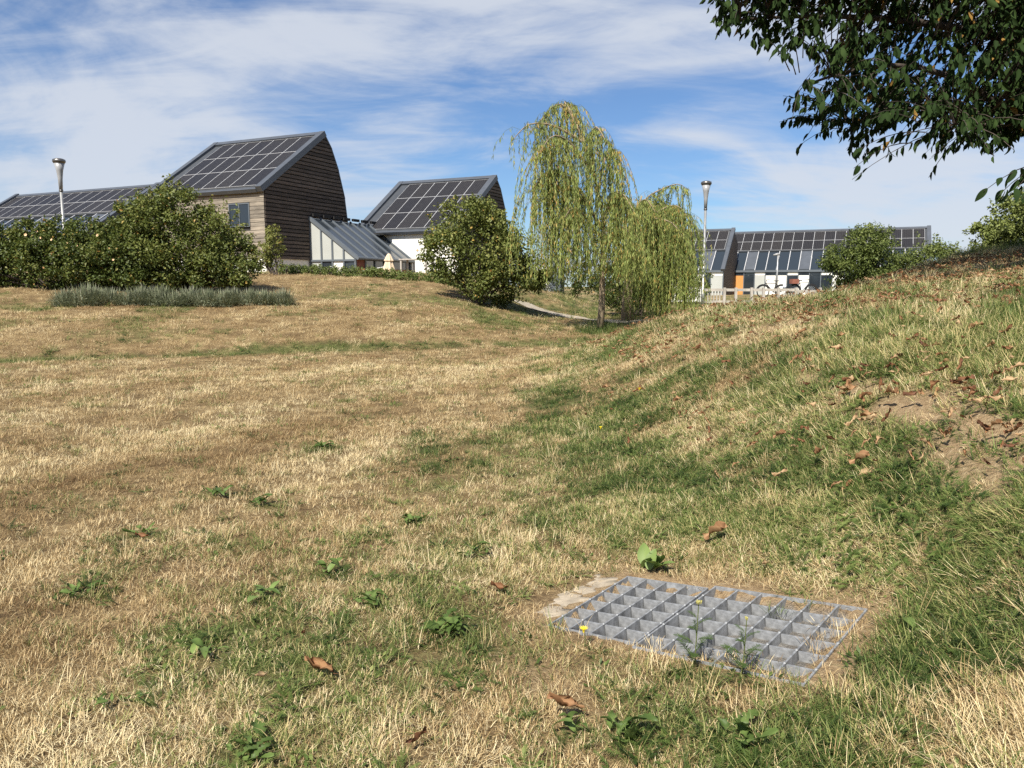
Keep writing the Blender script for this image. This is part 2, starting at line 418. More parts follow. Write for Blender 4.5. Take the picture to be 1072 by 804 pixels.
# ------------------------------------------------------------------ ground
def build_ground():
    na = 720
    th = np.linspace(0, 2 * np.pi, na, endpoint=False)
    rr = np.concatenate([[0.02], np.geomspace(0.35, 70, 300), np.geomspace(76, 4000, 34)])
    R, T = np.meshgrid(rr, th, indexing='ij')
    X = R * np.sin(T); Y = R * np.cos(T)
    Z = H(X, Y)
    nr = len(rr)
    i = np.arange(nr - 1)[:, None]; j = np.arange(na)[None, :]; j2 = (j + 1) % na
    Fq = np.stack([i * na + j, i * na + j2, (i + 1) * na + j2, (i + 1) * na + j], -1).reshape(-1, 4)[:, ::-1]
    g = green_map(X, Y).ravel(); b = bare_map(X, Y).ravel()
    u, v = grate_local(X, Y)
    pit = ((u > 0.03) & (u < GR_W - 0.03) & (v > 0.03) & (v < GR_D - 0.03)).astype(float).ravel()
    m, nt, p = new_mat('dry_turf')
    tc = N(nt, 'ShaderNodeTexCoord')
    def nz(scale, det=6, rough=0.65):
        n = N(nt, 'ShaderNodeTexNoise'); n.inputs['Scale'].default_value = scale
        n.inputs['Detail'].default_value = det; n.inputs['Roughness'].default_value = rough
        nt.links.new(tc.outputs['Object'], n.inputs['Vector']); return n.outputs['Fac']
    n_f = nz(38); n_m = nz(3.0); n_c = nz(160, 3)
    ad = N(nt, 'ShaderNodeMath', operation='ADD'); nt.links.new(n_f, ad.inputs[0])
    s1 = N(nt, 'ShaderNodeMath', operation='MULTIPLY_ADD'); nt.links.new(n_m, s1.inputs[0]); s1.inputs[1].default_value = 0.9; s1.inputs[2].default_value = -0.45
    nt.links.new(s1.outputs[0], ad.inputs[1])
    straw = ramp(nt, ad.outputs[0], [(0.25, (0.10, 0.066, 0.034)), (0.5, (0.24, 0.165, 0.08)), (0.75, (0.46, 0.34, 0.175))])
    grn = ramp(nt, ad.outputs[0], [(0.3, (0.06, 0.07, 0.024)), (0.6, (0.14, 0.15, 0.05)), (0.8, (0.30, 0.27, 0.12))])
    soil = ramp(nt, n_f, [(0.3, (0.26, 0.17, 0.09)), (0.55, (0.42, 0.30, 0.17)), (0.75, (0.56, 0.43, 0.27))])
    def attr(nm): return N(nt, 'ShaderNodeAttribute', attribute_name=nm).outputs['Fac']
    def mix(f, a, b_):
        x = N(nt, 'ShaderNodeMix', data_type='RGBA'); nt.links.new(f, x.inputs['Factor'])
        nt.links.new(a, x.inputs['A'])
        if isinstance(b_, tuple): x.inputs['B'].default_value = (*b_, 1)
        else: nt.links.new(b_, x.inputs['B'])
        return x.outputs['Result']
    gp = N(nt, 'ShaderNodeMath', operation='MULTIPLY_ADD'); gp.use_clamp = True
    nt.links.new(n_f, gp.inputs[0]); gp.inputs[1].default_value = 1.6
    g2 = N(nt, 'ShaderNodeMath', operation='MULTIPLY_ADD'); nt.links.new(attr('green'), g2.inputs[0]); g2.inputs[1].default_value = 1.5; g2.inputs[2].default_value = -1.3
    nt.links.new(g2.outputs[0], gp.inputs[2])
    c = mix(gp.outputs[0], straw, grn)
    c = mix(attr('bare'), c, soil)
    c = mix(attr('pit'), c, ramp(nt, n_f, [(0.35, (0.17, 0.155, 0.135)), (0.65, (0.32, 0.30, 0.27))]))
    nt.links.new(c, p.inputs['Base Color'])
    p.inputs['Roughness'].default_value = 0.95; p.inputs['Specular IOR Level'].default_value = 0.1
    bp = N(nt, 'ShaderNodeBump'); bp.inputs['Strength'].default_value = 0.8; bp.inputs['Distance'].default_value = 0.03
    sm = N(nt, 'ShaderNodeMath', operation='ADD'); nt.links.new(n_f, sm.inputs[0]); nt.links.new(n_c, sm.inputs[1])
    nt.links.new(sm.outputs[0], bp.inputs['Height']); nt.links.new(bp.outputs[0], p.inputs['Normal'])
    me = mesh_from('ground', np.stack([X, Y, Z], -1).reshape(-1, 3), Fq, m, {'green': g, 'bare': b, 'pit': pit}, smooth=True)
    o = obj('ground', me); tag(o, kind='structure')
build_ground()

# gravel path crossing behind the willow
def strip(name, pts, w, mat, dz=0.02, sub=40):
    pts = np.array(pts, float); t = np.linspace(0, len(pts) - 1, sub)
    P = np.stack([np.interp(t, np.arange(len(pts)), pts[:, k]) for k in (0, 1)], -1)
    D = np.gradient(P, axis=0); D /= np.linalg.norm(D, axis=1)[:, None]
    Nn = np.stack([-D[:, 1], D[:, 0]], -1)
    V = []
    for k, off in enumerate((-1, -0.5, 0, 0.5, 1)):
        q = P + Nn * off * w / 2
        V.append(np.stack([q[:, 0], q[:, 1], H(q[:, 0], q[:, 1]) + dz], -1))
    V = np.stack(V, 1).reshape(-1, 3)
    i = np.arange(sub - 1)[:, None]; j = np.arange(4)[None, :]
    Fq = np.stack([i * 5 + j, i * 5 + j + 1, (i + 1) * 5 + j + 1, (i + 1) * 5 + j], -1).reshape(-1, 4)[:, ::-1]
    return obj(name, mesh_from(name, V, Fq, mat, smooth=True))
M_gravel = simple('gravel', (0.34, 0.29, 0.22), 0.95, 0.3, 8, bump=0.5)
PATH = [(0.2, 27.0), (1.3, 25.0), (2.5, 23.2), (4.2, 22.0), (7.5, 21.2)]
tag(strip('path', PATH, 0.95, M_gravel, 0.02), kind='structure')

# ------------------------------------------------------------------ houses
HA = math.radians(-25)
EXV = np.array([math.cos(HA), math.sin(HA), 0]); EYV = np.array([-EXV[1], EXV[0], 0])
M_zinc = simple('zinc_trim', (0.105, 0.115, 0.13), 0.45, 0.12, 2, metal=0.3)
M_wood_f = simple('weathered_board', (0.25, 0.215, 0.17), 0.85, 0.4, 3.0, bump=0.3, stretch=(0.5, 1, 6))
M_wood_g = simple('shaded_board', (0.095, 0.075, 0.062), 0.85, 0.45, 3.0, bump=0.3, stretch=(1, 0.5, 6))  # front timber, less bleached, with the gable's shade put into the colour
def per_piece(m, lo=0.6, hi=1.35):
    nt = m.node_tree; p = nt.nodes['Principled BSDF']; src = p.inputs['Base Color'].links[0].from_socket
    oi = N(nt, 'ShaderNodeObjectInfo'); mx = N(nt, 'ShaderNodeMix', data_type='RGBA', blend_type='MULTIPLY'); mx.inputs['Factor'].default_value = 1
    nt.links.new(src, mx.inputs['A']); nt.links.new(ramp(nt, oi.outputs['Random'], [(0, (lo,) * 3), (1, (hi, hi * 0.98, hi * 0.95))]), mx.inputs['B'])
    nt.links.new(mx.outputs['Result'], p.inputs['Base Color'])
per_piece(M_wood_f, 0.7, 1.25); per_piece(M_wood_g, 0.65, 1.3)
M_render = simple('white_render', (0.78, 0.76, 0.70), 0.9, 0.05, 2)
M_back = simple('dark_membrane', (0.03, 0.028, 0.026), 0.9, 0.1, 2)
M_frame = simple('grey_frame', (0.11, 0.125, 0.14), 0.45, 0.08, 3)
M_rail = simple('panel_edge', (0.46, 0.46, 0.46), 0.5, 0.05, 3, metal=0.1)
M_roof = simple('slate_roof', (0.055, 0.06, 0.068), 0.55, 0.15, 3)
M_blind = simple('pale_blind', (0.40, 0.41, 0.38), 0.6, 0.06, 1.2)
M_brick = simple('red_brick', (0.24, 0.09, 0.06), 0.9, 0.2, 8)
M_door = simple('oak_door', (0.55, 0.25, 0.07), 0.6, 0.2, 4, stretch=(6, 1, 0.6))
def glass_mat(name, col, rough=0.06):
    m, nt, p = new_mat(name)
    p.inputs['Base Color'].default_value = (*col, 1); p.inputs['Roughness'].default_value = rough
    p.inputs['Specular IOR Level'].default_value = 0.7
    return m
M_glass = glass_mat('window_glass', (0.02, 0.026, 0.034))
M_sunglass = glass_mat('roof_glass', (0.03, 0.038, 0.046), 0.12)
def pv_mat():
    m, nt, p = new_mat('solar_cells')
    tc = N(nt, 'ShaderNodeTexCoord')
    br = N(nt, 'ShaderNodeTexBrick'); br.offset = 0.0
    br.inputs['Scale'].default_value = 1.0; br.inputs['Brick Width'].default_value = 0.158; br.inputs['Row Height'].default_value = 0.158
    br.inputs['Mortar Size'].default_value = 0.005
    br.inputs['Color1'].default_value = (0.022, 0.0215, 0.023, 1); br.inputs['Color2'].default_value = (0.026, 0.025, 0.026, 1)
    br.inputs['Mortar'].default_value = (0.07, 0.07, 0.07, 1)
    nt.links.new(tc.outputs['Object'], br.inputs['Vector'])
    oi = N(nt, 'ShaderNodeObjectInfo')
    mx = N(nt, 'ShaderNodeMix', data_type='RGBA', blend_type='MULTIPLY'); mx.inputs['Factor'].default_value = 1
    nt.links.new(br.outputs['Color'], mx.inputs['A'])
    nt.links.new(ramp(nt, oi.outputs['Random'], [(0, (0.85, 0.85, 0.9)), (1, (1.15, 1.1, 1.05))]), mx.inputs['B'])
    nt.links.new(mx.outputs['Result'], p.inputs['Base Color'])
    p.inputs['Roughness'].default_value = 0.42; p.inputs['Specular IOR Level'].default_value = 0.12
    return m
M_pv = pv_mat()
_pv = {}
def pv_meshes(w, h):
    k = (round(w, 3), round(h, 3))
    if k not in _pv:
        g = 0.021
        a = MB().box(g, w - g, g, h - g, 0.0, 0.035).mesh('solar_panel', M_pv)
        b = MB().box(0.004, w - 0.004, 0.004, g, 0, 0.042).box(0.004, w - 0.004, h - g, h - 0.004, 0, 0.042) \
                .box(0.004, g, g, h - g, 0, 0.042).box(w - g, w - 0.004, g, h - g, 0, 0.042).mesh('panel_frame', M_rail)
        _pv[k] = (a, b)
    return _pv[k]
def pv_array(parent, x0, y0, z0, slope, cols, rows, w, h):
    """panels from lower left corner (x0,y0,z0) up a south roof"""
    a, b = pv_meshes(w, h)
    for r in range(rows):
        for c in range(cols):
            q = obj('solar_panel', a, parent, (x0 + c * w, y0 + r * h * math.cos(slope), z0 + r * h * math.sin(slope)), (slope, 0, 0))
            obj('panel_frame', b, q)
def window(parent, x0, x1, z0, z1, y, depth=0.08, split=True):
    w = MB()
    t = 0.06
    w.box(x0, x1, y - 0.03, y + depth, z0, z0 + t).box(x0, x1, y - 0.03, y + depth, z1 - t, z1)
    w.box(x0, x0 + t, y - 0.03, y + depth, z0 + t, z1 - t).box(x1 - t, x1, y - 0.03, y + depth, z0 + t, z1 - t)
    if split: w.box((x0 + x1) / 2 - t / 2, (x0 + x1) / 2 + t / 2, y - 0.02, y + depth, z0 + t, z1 - t)
    o = w.build('window', M_frame, parent)
    xs = [x0 + t, (x0 + x1) / 2 - t / 2, (x0 + x1) / 2 + t / 2, x1 - t] if split else [x0 + t, x1 - t]
    for k in range(0, len(xs), 2):
        MB().box(xs[k], xs[k + 1], y, y + 0.02, z0 + t, z1 - t).build('pane', M_glass, o)
    return o
def gable_house(name, label, org, L, boards_front, ez, rz_, run, back, base, group, winbox=None):
    """tall house: solar roof to the front, curved back, boarded gable at local x = 0"""
    root = tag(empty(name, org, HA), label, 'house', group)
    sl = math.atan2(rz_ - ez, run)
    prof = [(0.0, 0.0), (0.0, ez - 0.02), (run, rz_ - 0.02)] + back
    core = MB().prism([(-L + 0.02, y, z) for y, z in prof], (L - 0.05, 0, 0)); core.build('wall', M_render, root)
    # gable boards
    pz = np.array([z for y, z in back[::-1]] ); py = np.array([y for y, z in back[::-1]])
    pz = np.append(pz, rz_); py = np.append(py, run)
    def ylim(z):
        hi = float(np.interp(z, pz, py)); lo = 0.0 if z < ez else (z - ez) / (rz_ - ez) * run
        return lo, hi
    MB().prism([(-0.03, y, z) for y, z in [(0.01, base), (0.01, ez - 0.03), (run, rz_ - 0.05)] + [(y - 0.02, z) for y, z in back[:-1]] + [(ylim(base)[1] - 0.02, base)]], (0.03, 0, 0)).build('gable_backing', M_back, root)
    bh = 0.205; z = base
    while z < rz_ - 0.15:
        z1 = min(z + bh - 0.06, rz_ - 0.06)
        (l0, h0), (l1, h1) = ylim(z), ylim(z1)
        j = rng.uniform(-0.012, 0.012)
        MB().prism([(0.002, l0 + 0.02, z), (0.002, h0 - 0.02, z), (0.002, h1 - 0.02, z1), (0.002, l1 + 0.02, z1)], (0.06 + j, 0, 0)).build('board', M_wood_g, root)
        z += bh
    # front boards round the window
    if boards_front:
        z = base
        bl = boards_front
        MB().box(-bl, -0.02, -0.012, -0.003, base, ez - 0.1).build('front_backing', M_back, root)
        while z < ez - 0.12:
            z1 = z + bh - 0.02
            segs = [(-bl, 0.03)]
            if winbox and z1 > winbox[2] and z < winbox[3]: segs = [(-bl, winbox[0]), (winbox[1], 0.03)]
            for a, b in segs:
                MB().box(a, b, -0.05 + rng.uniform(-0.012, 0.008), -0.014, z, z1).build('board', M_wood_f, root)
            z += bh
        if winbox: window(root, *winbox, -0.07, 0.05)
    # roof deck, trims, ridge
    n = np.array([0, -math.sin(sl), math.cos(sl)])
    d = np.array([0, math.cos(sl), math.sin(sl)])
    e0 = np.array([0, -0.22, ez - 0.22 * math.tan(sl)]); SL = math.hypot(run + 0.22, rz_ - e0[2])
    def rq(x0, x1, s0, s1, lift, th, nm, mat):
        p = [e0 + d * s0 + n * lift, e0 + d * s1 + n * lift]
        MB().prism([(x0, *p[0][1:]), (x1, *p[0][1:]), (x1, *p[1][1:]), (x0, *p[1][1:])], n * th).build(nm, mat, root)
    rq(-L, 0.06, 0.0, SL - 0.02, 0.0, 0.10, 'roof', M_roof)
    rq(-0.24, 0.14, -0.03, SL + 0.05, -0.06, 0.30, 'verge', M_zinc)
    rq(-L - 0.12, -L + 0.22, -0.03, SL + 0.05, -0.06, 0.30, 'verge', M_zinc)
    rq(-L + 0.222, -0.242, SL - 0.30, SL + 0.06, 0.05, 0.17, 'ridge_cap', M_zinc)
    rq(-L + 0.222, -0.242, -0.06, 0.05, -0.08, 0.2, 'gutter', M_zinc)
    # curved back skin
    for (y0, z0), (y1, z1) in zip([(run, rz_)] + back[:-1], back):
        MB().prism([(-L, y0, z0 + 0.03), (0.06, y0, z0 + 0.03), (0.06, y1 + 0.03, z1), (-L, y1 + 0.03, z1)], (0, 0.06, 0.03)).build('back_cladding', M_zinc, root)
    cols = int((L - 0.5) / 0.985)
    s0 = 0.28
    o = e0 + d * s0 + n * 0.125
    pv_array(root, -0.30 - cols * 0.985, o[1], o[2], sl, cols, 3, 0.985, (SL - 0.3 - s0 - 0.05) / 3)
    return root
CA = at(279.5, 287, 40.0)
tz = float(CA[2])
BACK = [(5.5, 9.0 - tz), (6.08, 7.85 - tz), (6.6, 6.3 - tz), (6.85, 4.6 - tz), (6.95, 2.5 - tz), (6.95, -0.5)]
hA = gable_house('gable_house', 'tall house with dark slatted timber gable and solar roof, beside the glass lean-to',
    tuple(CA), 8.1, 8.0, 6.22 - tz, 9.65 - tz, 4.95, BACK, 2.66 - tz, 'tall solar-roofed houses', (-2.35, -0.93, 4.28 - tz, 5.50 - tz))
OB = CA + EXV * 6.35 + EYV * 8.95
gable_house('gable_house', 'white rendered house with solar roof behind the round shrub',
    (OB[0], OB[1], tz), 7.1, 0, 4.55 - tz, 8.02 - tz, 5.0, [(5.6, 7.4 - tz), (6.2, 6.3 - tz), (6.6, 4.7 - tz), (6.8, 2.5 - tz), (6.8, -0.5)], 2.2 - tz, 'tall solar-roofed houses')

# glass lean-to on the gable
def lean_to():
    o0 = CA + EYV * 3.41 + EXV * 0.06
    root = tag(empty('glass_lean_to', (o0[0], o0[1], tz), HA), 'grey framed glazed lean-to against the dark timber gable', 'conservatory')
    zt, ze, W, D = 4.97 - tz, 2.84 - tz, 3.03, 8.2
    zm = 2.62 - tz
    drop = lambda x: zt + (ze - zt) * x / W
    # end wall frame and panes
    fr = MB()
    xs = [0.0, 0.78, 1.52, 2.28, W]
    for x in xs: fr.bar((x, 0, 0), (x, 0, drop(x) - 0.04), 0.10)
    fr.bar((0, 0, zt), (W + 0.12, 0, drop(W + 0.12)), 0.16, 0.18)
    fr.bar((0, -0.01, zm), (W, -0.01, zm), 0.12, 0.10)
    f = fr.build('end_frame', M_frame, root)
    for k in range(4):
        a, b = xs[k] + 0.05, xs[k + 1] - 0.05
        MB().prism([(a, 0.01, zm + 0.05), (b, 0.01, zm + 0.05), (b, 0.01, max(drop(b) - 0.09, zm + 0.06)), (a, 0.01, drop(a) - 0.09)], (0, 0.03, 0)).build('pane', M_blind, root)
        MB().box(a, b, 0.01, 0.04, 0.05, zm - 0.05).build('pane', [M_blind, M_glass, M_render, M_sunglass][k], root)
    # roof: bars and panes
    n = 9; st = D / n
    for k in range(n + 1):
        MB().bar((0, k * st, zt + 0.03), (W + 0.15, k * st, drop(W + 0.15) + 0.03), 0.09, 0.12).build('glazing_bar', M_frame, root)
    for k in range(n):
        y0, y1 = k * st + 0.05, (k + 1) * st - 0.05
        MB().prism([(0.1, y0, drop(0.1)), (0.1, y1, drop(0.1)), (W + 0.1, y1, drop(W + 0.1)), (W + 0.1, y0, drop(W + 0.1))], (0, 0, 0.03)).build('roof_pane', M_sunglass, root)
        MB().box(0.02, 0.16, y0 + 0.1, y1 - 0.1, zt + 0.09, zt + 0.24).build('vent', M_back, root)
    MB().prism([(1.0, 4.65, drop(1.0) + 0.08), (1.0, 5.4, drop(1.0) + 0.08), (1.7, 5.4, drop(1.0) + 0.02), (1.7, 4.65, drop(1.0) + 0.02)], (0, 0, 0.05)).build('open_rooflight', M_back, root)
    MB().tube([(W + 0.2, -0.1, ze - 0.12), (W + 0.2, D, ze - 0.12)], 0.09, 8).build('gutter', M_frame, root)
    # side wall under the gutter
    MB().box(W - 0.1, W, 0.1, D, 0, 0.35).build('low_wall', M_brick, root)
    for k in range(n):
        y0, y1 = k * st + 0.1, (k + 1) * st - 0.02
        MB().box(W - 0.08, W - 0.05, y0, y1, 0.352, ze - 0.2).build('side_pane', M_glass if k % 3 else M_brick, root)
        MB().box(W - 0.1, W + 0.01, y1, y1 + 0.12, 0.352, ze - 0.18).build('mullion', M_frame, root)
    MB().box(0.0, 0.06, 0.1, D, 0, zt).build('inner_wall', M_render, root)
    return root
lean_to()

def sun_house(name, label, org, L, ez, rz_, run, group, rows_pv=2, cols=None, pvh=1.55, detail=True, base=-0.5, gable_right=True):
    """low house: solar panels on the upper roof, glass sunspace on the lower roof; local x 0..L"""
    root = tag(empty(name, org, HA), label, 'house', group)
    sl = math.atan2(rz_ - ez, run); SL = math.hypot(run, rz_ - ez)
    d = np.array([0, math.cos(sl), math.sin(sl)]); n = np.array([0, -math.sin(sl), math.cos(sl)])
    e0 = np.array([0, 0, ez])
    s_pv = SL - 0.25 - rows_pv * pvh
    p_in = e0 + d * s_pv
    prof = [(p_in[1] + 0.3, base), (p_in[1] + 0.3, p_in[2]), (run, rz_ - 0.15), (run + 2.5, rz_ - 1.2), (run + 2.5, base)]
    MB().prism([(0.05, y, z) for y, z in prof], (L - 0.1, 0, 0)).build('wall', M_render, root)
    def rq(x0, x1, s0, s1, lift, th, nm, mat):
        p = [e0 + d * s0 + n * lift, e0 + d * s1 + n * lift]
        return MB().prism([(x0, *p[0][1:]), (x1, *p[0][1:]), (x1, *p[1][1:]), (x0, *p[1][1:])], n * th).build(nm, mat, root)
    rq(0, L, s_pv - 0.1, SL, 0.0, 0.12, 'roof', M_roof)
    MB().prism([(0, run - 0.05, rz_ + 0.08), (L, run - 0.05, rz_ + 0.08), (L, run + 2.6, rz_ - 1.1), (0, run + 2.6, rz_ - 1.1)], (0, 0, 0.1)).build('rear_roof', M_zinc, root)
    rq(0.0, L, SL - 0.22, SL + 0.08, 0.121, 0.10, 'ridge_cap', M_zinc)
    rq(-0.15, 0.20, -0.1, SL + 0.1, 0.02, 0.28, 'verge', M_zinc); rq(L - 0.20, L + 0.15, -0.1, SL + 0.1, 0.02, 0.28, 'verge', M_zinc)
    cols = cols or int((L - 0.6) / 0.985)
    o = e0 + d * s_pv + n * 0.14
    pv_array(root, 0.28, o[1], o[2], sl, cols, rows_pv, 0.985, pvh)
    # sunspace: bars, panes, gutter, front
    nb = int(L / 0.985); st = L / nb
    for k in range(nb + 1):
        a = e0 + n * 0.06; b = e0 + d * (s_pv - 0.1) + n * 0.06
        MB().bar((k * st, *a[1:]), (k * st, *b[1:]), 0.07, 0.10).build('glazing_bar', M_rail, root)
        MB().box(k * st - 0.04, k * st + 0.04, 0.0, 0.08, base, ez - 0.09).build('post', M_frame, root)
    MB().bar((0, -0.02, ez - 0.02), (L, -0.02, ez - 0.02), 0.16, 0.2).build('gutter', M_frame, root)
    for k in range(nb):
        if k % 5 == 2:
            rq(k * st + 0.06, (k + 1) * st - 0.06, 0.1, s_pv - 0.2, 0.02, 0.09, 'rooflight', M_zinc)
        else:
            rq(k * st + 0.05, (k + 1) * st - 0.05, 0.02, s_pv - 0.12, 0.01, 0.02, 'roof_pane', M_sunglass)
    kinds = [M_door, M_door, M_glass, M_blind, M_render, M_render, M_glass, M_render, M_glass, M_glass, M_render, M_glass, M_blind]
    for k in range(nb):
        mt = kinds[k % len(kinds)]
        MB().box(k * st + 0.05, (k + 1) * st - 0.05, 0.02, 0.06, base, ez - 0.45).build('front_panel', mt, root)
        MB().box(k * st + 0.05, (k + 1) * st - 0.05, 0.03, 0.05, ez - 0.43, ez - 0.12).build('clerestory_pane', M_glass if k % 3 else M_render, root)
    # gable infill boards
    for xg in ((L - 0.02,) if gable_right else (0.0,)):
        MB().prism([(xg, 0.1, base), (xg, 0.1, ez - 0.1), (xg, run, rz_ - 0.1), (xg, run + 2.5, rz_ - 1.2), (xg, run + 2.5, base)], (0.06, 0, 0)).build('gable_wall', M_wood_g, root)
    return root
# row of low houses far right
FC = at(757, 284, 78.0); ZC = float(FC[2])
rc = at(973, 244, 74.0)
sun_house('sunspace_house', 'far white house with long solar roof and sunspace, behind the railings and dense bush',
    (FC[0], FC[1], -0.6), 18.4, ZC + 0.6, 6.75 + 0.6, 5.3, 'low sunspace houses')
FD = at(722, 286, 73.0)
sun_house('sunspace_house', 'low solar-roofed house half hidden between willow and lamp post',
    (FD[0] - EXV[0] * 1.5, FD[1] - EXV[1] * 1.5, -0.6), 4.6, ZC + 0.5, 6.75 + 0.5, 5.2, 'low sunspace houses')
OZ = CA + EXV * -26.2 + EYV * -1.0
sun_house('sunspace_house', 'low solar-roofed house at the far left above the flowering hedge',
    (OZ[0], OZ[1], tz), 13.9, 4.0 - tz, 7.35 - tz, 5.2, 'low sunspace houses')

# ------------------------------------------------------------------ lamp posts
M_pole = simple('galvanised_pole', (0.36, 0.36, 0.35), 0.45, 0.12, 5, metal=0.6)
M_lampglass = simple('lamp_diffuser', (0.30, 0.30, 0.30), 0.3, 0.08, 5, spec=0.6)
M_lampcap = simple('lamp_cap', (0.16, 0.15, 0.14), 0.35, 0.1, 5, metal=0.7)
def lamp(label, x, y, ztop):
    g = float(H(x, y)); root = tag(empty('street_lamp', (x, y, g)), label, 'street lamp', 'street lamps on the green')
    h = ztop - g
    MB().tube([(0, 0, 0), (0, 0, 0.9), (0, 0, 0.92), (0, 0, h - 0.98)], [0.065, 0.065, 0.044, 0.042], 14).build('pole', M_pole, root, True)
    MB().tube([(0, 0, h - 0.98), (0, 0, h - 0.96), (0, 0, h - 0.93)], [0.058, 0.062, 0.058], 14).build('collar', M_lampcap, root, True)
    MB().tube([(0, 0, h - 0.95), (0, 0, h - 0.6), (0, 0, h - 0.35), (0, 0, h - 0.14)], [0.05, 0.065, 0.095, 0.15], 18).build('diffuser', M_lampglass, root, True)
    MB().tube([(0, 0, h - 0.14), (0, 0, h - 0.09), (0, 0, h - 0.03), (0, 0, h)], [0.155, 0.185, 0.175, 0.10], 18).build('cap', M_lampcap, root, True)
p = at(61.5, 166, 24); lamp('street lamp with trumpet head rising behind the flowering hedge', p[0], p[1], p[2])
p = at(739.5, 189.5, 27); lamp('street lamp with trumpet head standing right of the willows', p[0], p[1], p[2])

# ------------------------------------------------------------------ fence, bicycles, parasol and small things by the houses
M_fence = simple('grey_timber', (0.38, 0.345, 0.30), 0.85, 0.25, 6, stretch=(1, 1, 0.4))
def fence():
    YF = 34.0
    root = tag(empty('fence', (0, 0, 0)), 'weathered grey timber rail fence behind the leaf-strewn mound', 'fence')
    def zat(px): return float(H(at(px, 310, YF)[0], YF, False))
    P0 = at(735, 310, YF)[0]
    for a, b in ((735, 833), (833, 882)):
        A = at(a, 303.5 if a < 800 else 305, YF); B = at(b, 303.5 if b < 840 else 305.5, YF)
        MB().bar(A, B, 0.05, 0.12).build('rail', M_fence, root)
        if a < 800: MB().bar((A[0], YF, A[2] - 0.52), (B[0], YF, B[2] - 0.52), 0.05, 0.11).build('rail', M_fence, root)
    for px in (735.5, 758, 770, 786.5, 799, 814.5, 833, 858, 881):
        A = at(px, 301, YF)
        MB().box(A[0] - 0.055, A[0] + 0.055, YF - 0.13, YF - 0.03, zat(px) - 0.1, A[2]).build('post', M_fence, root)
    for px in list(np.arange(738.5, 757, 3.1)) + list(np.arange(823.5, 832, 2.8)):
        A = at(px, 304, YF)
        MB().box(A[0] - 0.025, A[0] + 0.025, YF + 0.04, YF + 0.065, zat(px) + 0.02, A[2] - 0.03).build('baluster', M_fence, root)
fence()
M_black = simple('black_rubber', (0.02, 0.02, 0.022), 0.6, 0.1, 5)
M_white = simple('white_paint', (0.75, 0.75, 0.73), 0.6, 0.05, 5)
M_cloth = simple('beige_canvas', (0.62, 0.49, 0.34), 0.9, 0.12, 4, bump=0.3)
M_red = simple('red_plastic', (0.55, 0.06, 0.05), 0.5, 0.1, 4)
def ring(r, t, y=0, n=24, m=6):
    mb = MB(); pts = [(r * math.cos(2 * math.pi * k / n), y, r * math.sin(2 * math.pi * k / n)) for k in range(n)]
    for k in range(n): mb.bar(pts[k], pts[(k + 1) % n], t, t, (0, 1, 0))
    return mb
def bicycle(label, px, py, Y, rz, mat, basket=False):
    p = at(px, py, Y)
    root = tag(empty('bicycle', (p[0], p[1], p[2]), rz), label, 'bicycle', 'bicycles parked by the fence')
    for x in (-0.52, 0.52):
        w = ring(0.34, 0.05).build('wheel', M_black, root, loc=(x, 0, 0.34))
        sp = MB()
        for k in range(8):
            a = math.pi * k / 8
            sp.bar((-0.33 * math.cos(a), 0, -0.33 * math.sin(a)), (0.33 * math.cos(a), 0, 0.33 * math.sin(a)), 0.008)
        sp.build('spokes', M_rail, w)
        fd = MB()
        pts = [(x + 0.39 * math.cos(a), 0, 0.34 + 0.39 * math.sin(a)) for a in np.linspace(0.1, math.pi - 0.1, 12)]
        for q in range(11): fd.bar(pts[q], pts[q + 1], 0.07, 0.03, (0, 1, 0))
        fd.build('mudguard', M_black, root)
    f = MB()
    bb, st, hd, rw, fwp = (-0.08, 0, 0.30), (-0.2, 0, 0.80), (0.38, 0, 0.82), (-0.52, 0, 0.34), (0.52, 0, 0.34)
    for a, b in ((bb, st), (st, hd), (bb, hd), (bb, rw), (st, rw), (hd, fwp)): f.tube([a, b], 0.022, 6)
    f.build('frame', mat, root)
    MB().tube([(0.38, 0, 0.82), (0.34, 0, 1.0)], 0.016, 6).tube([(0.26, -0.28, 1.02), (0.36, 0, 1.0), (0.26, 0.28, 1.02)], 0.014, 6).build('handlebar', M_black, root)
    MB().tube([(-0.2, 0, 0.8), (-0.22, 0, 0.92)], 0.016, 6).prism([(-0.36, -0.08, 0.92), (-0.06, -0.02, 0.92), (-0.06, 0.02, 0.92), (-0.36, 0.08, 0.92)], (0, 0, 0.05)).build('saddle', M_black, root)
    if basket: MB().box(-0.75, -0.33, -0.16, 0.16, 0.76, 1.02).build('carrier_box', M_brick, root)
bicycle('left bicycle with black mudguards parked behind the fence', 808, 311.5, 44, math.pi, M_black)
bicycle('right bicycle with brown carrier box parked behind the fence', 840, 311, 44, 0.15, M_frame, True)
p = at(821.5, 297, 36); g = float(H(p[0], p[1]))
r_ = tag(empty('bollard', (p[0], p[1], g)), 'short white post standing just behind the fence', 'bollard')
MB().tube([(0, 0, 0), (0, 0, p[2] - g - 0.05), (0, 0, p[2] - g)], [0.075, 0.075, 0.04], 12).build('post', M_white, r_, True)
MB().tube([(0, 0, p[2] - g - 0.25), (0, 0, p[2] - g - 0.15)], [0.078, 0.078], 12).build('band', M_frame, r_, True)
p = at(814.5, 266, 52); g = float(H(p[0], p[1]))
r_ = tag(empty('lamp_post', (p[0], p[1], g)), 'thin far lamp post in front of the long solar roof', 'lamp post')
MB().tube([(0, 0, 0), (0, 0, p[2] - g - 0.05)], [0.06, 0.05], 10).build('pole', M_pole, r_, True)
MB().tube([(-0.3, 0, p[2] - g - 0.06), (0, 0, p[2] - g), (0.12, 0, p[2] - g - 0.04)], [0.05, 0.09, 0.05], 10).build('head', M_lampglass, r_, True)

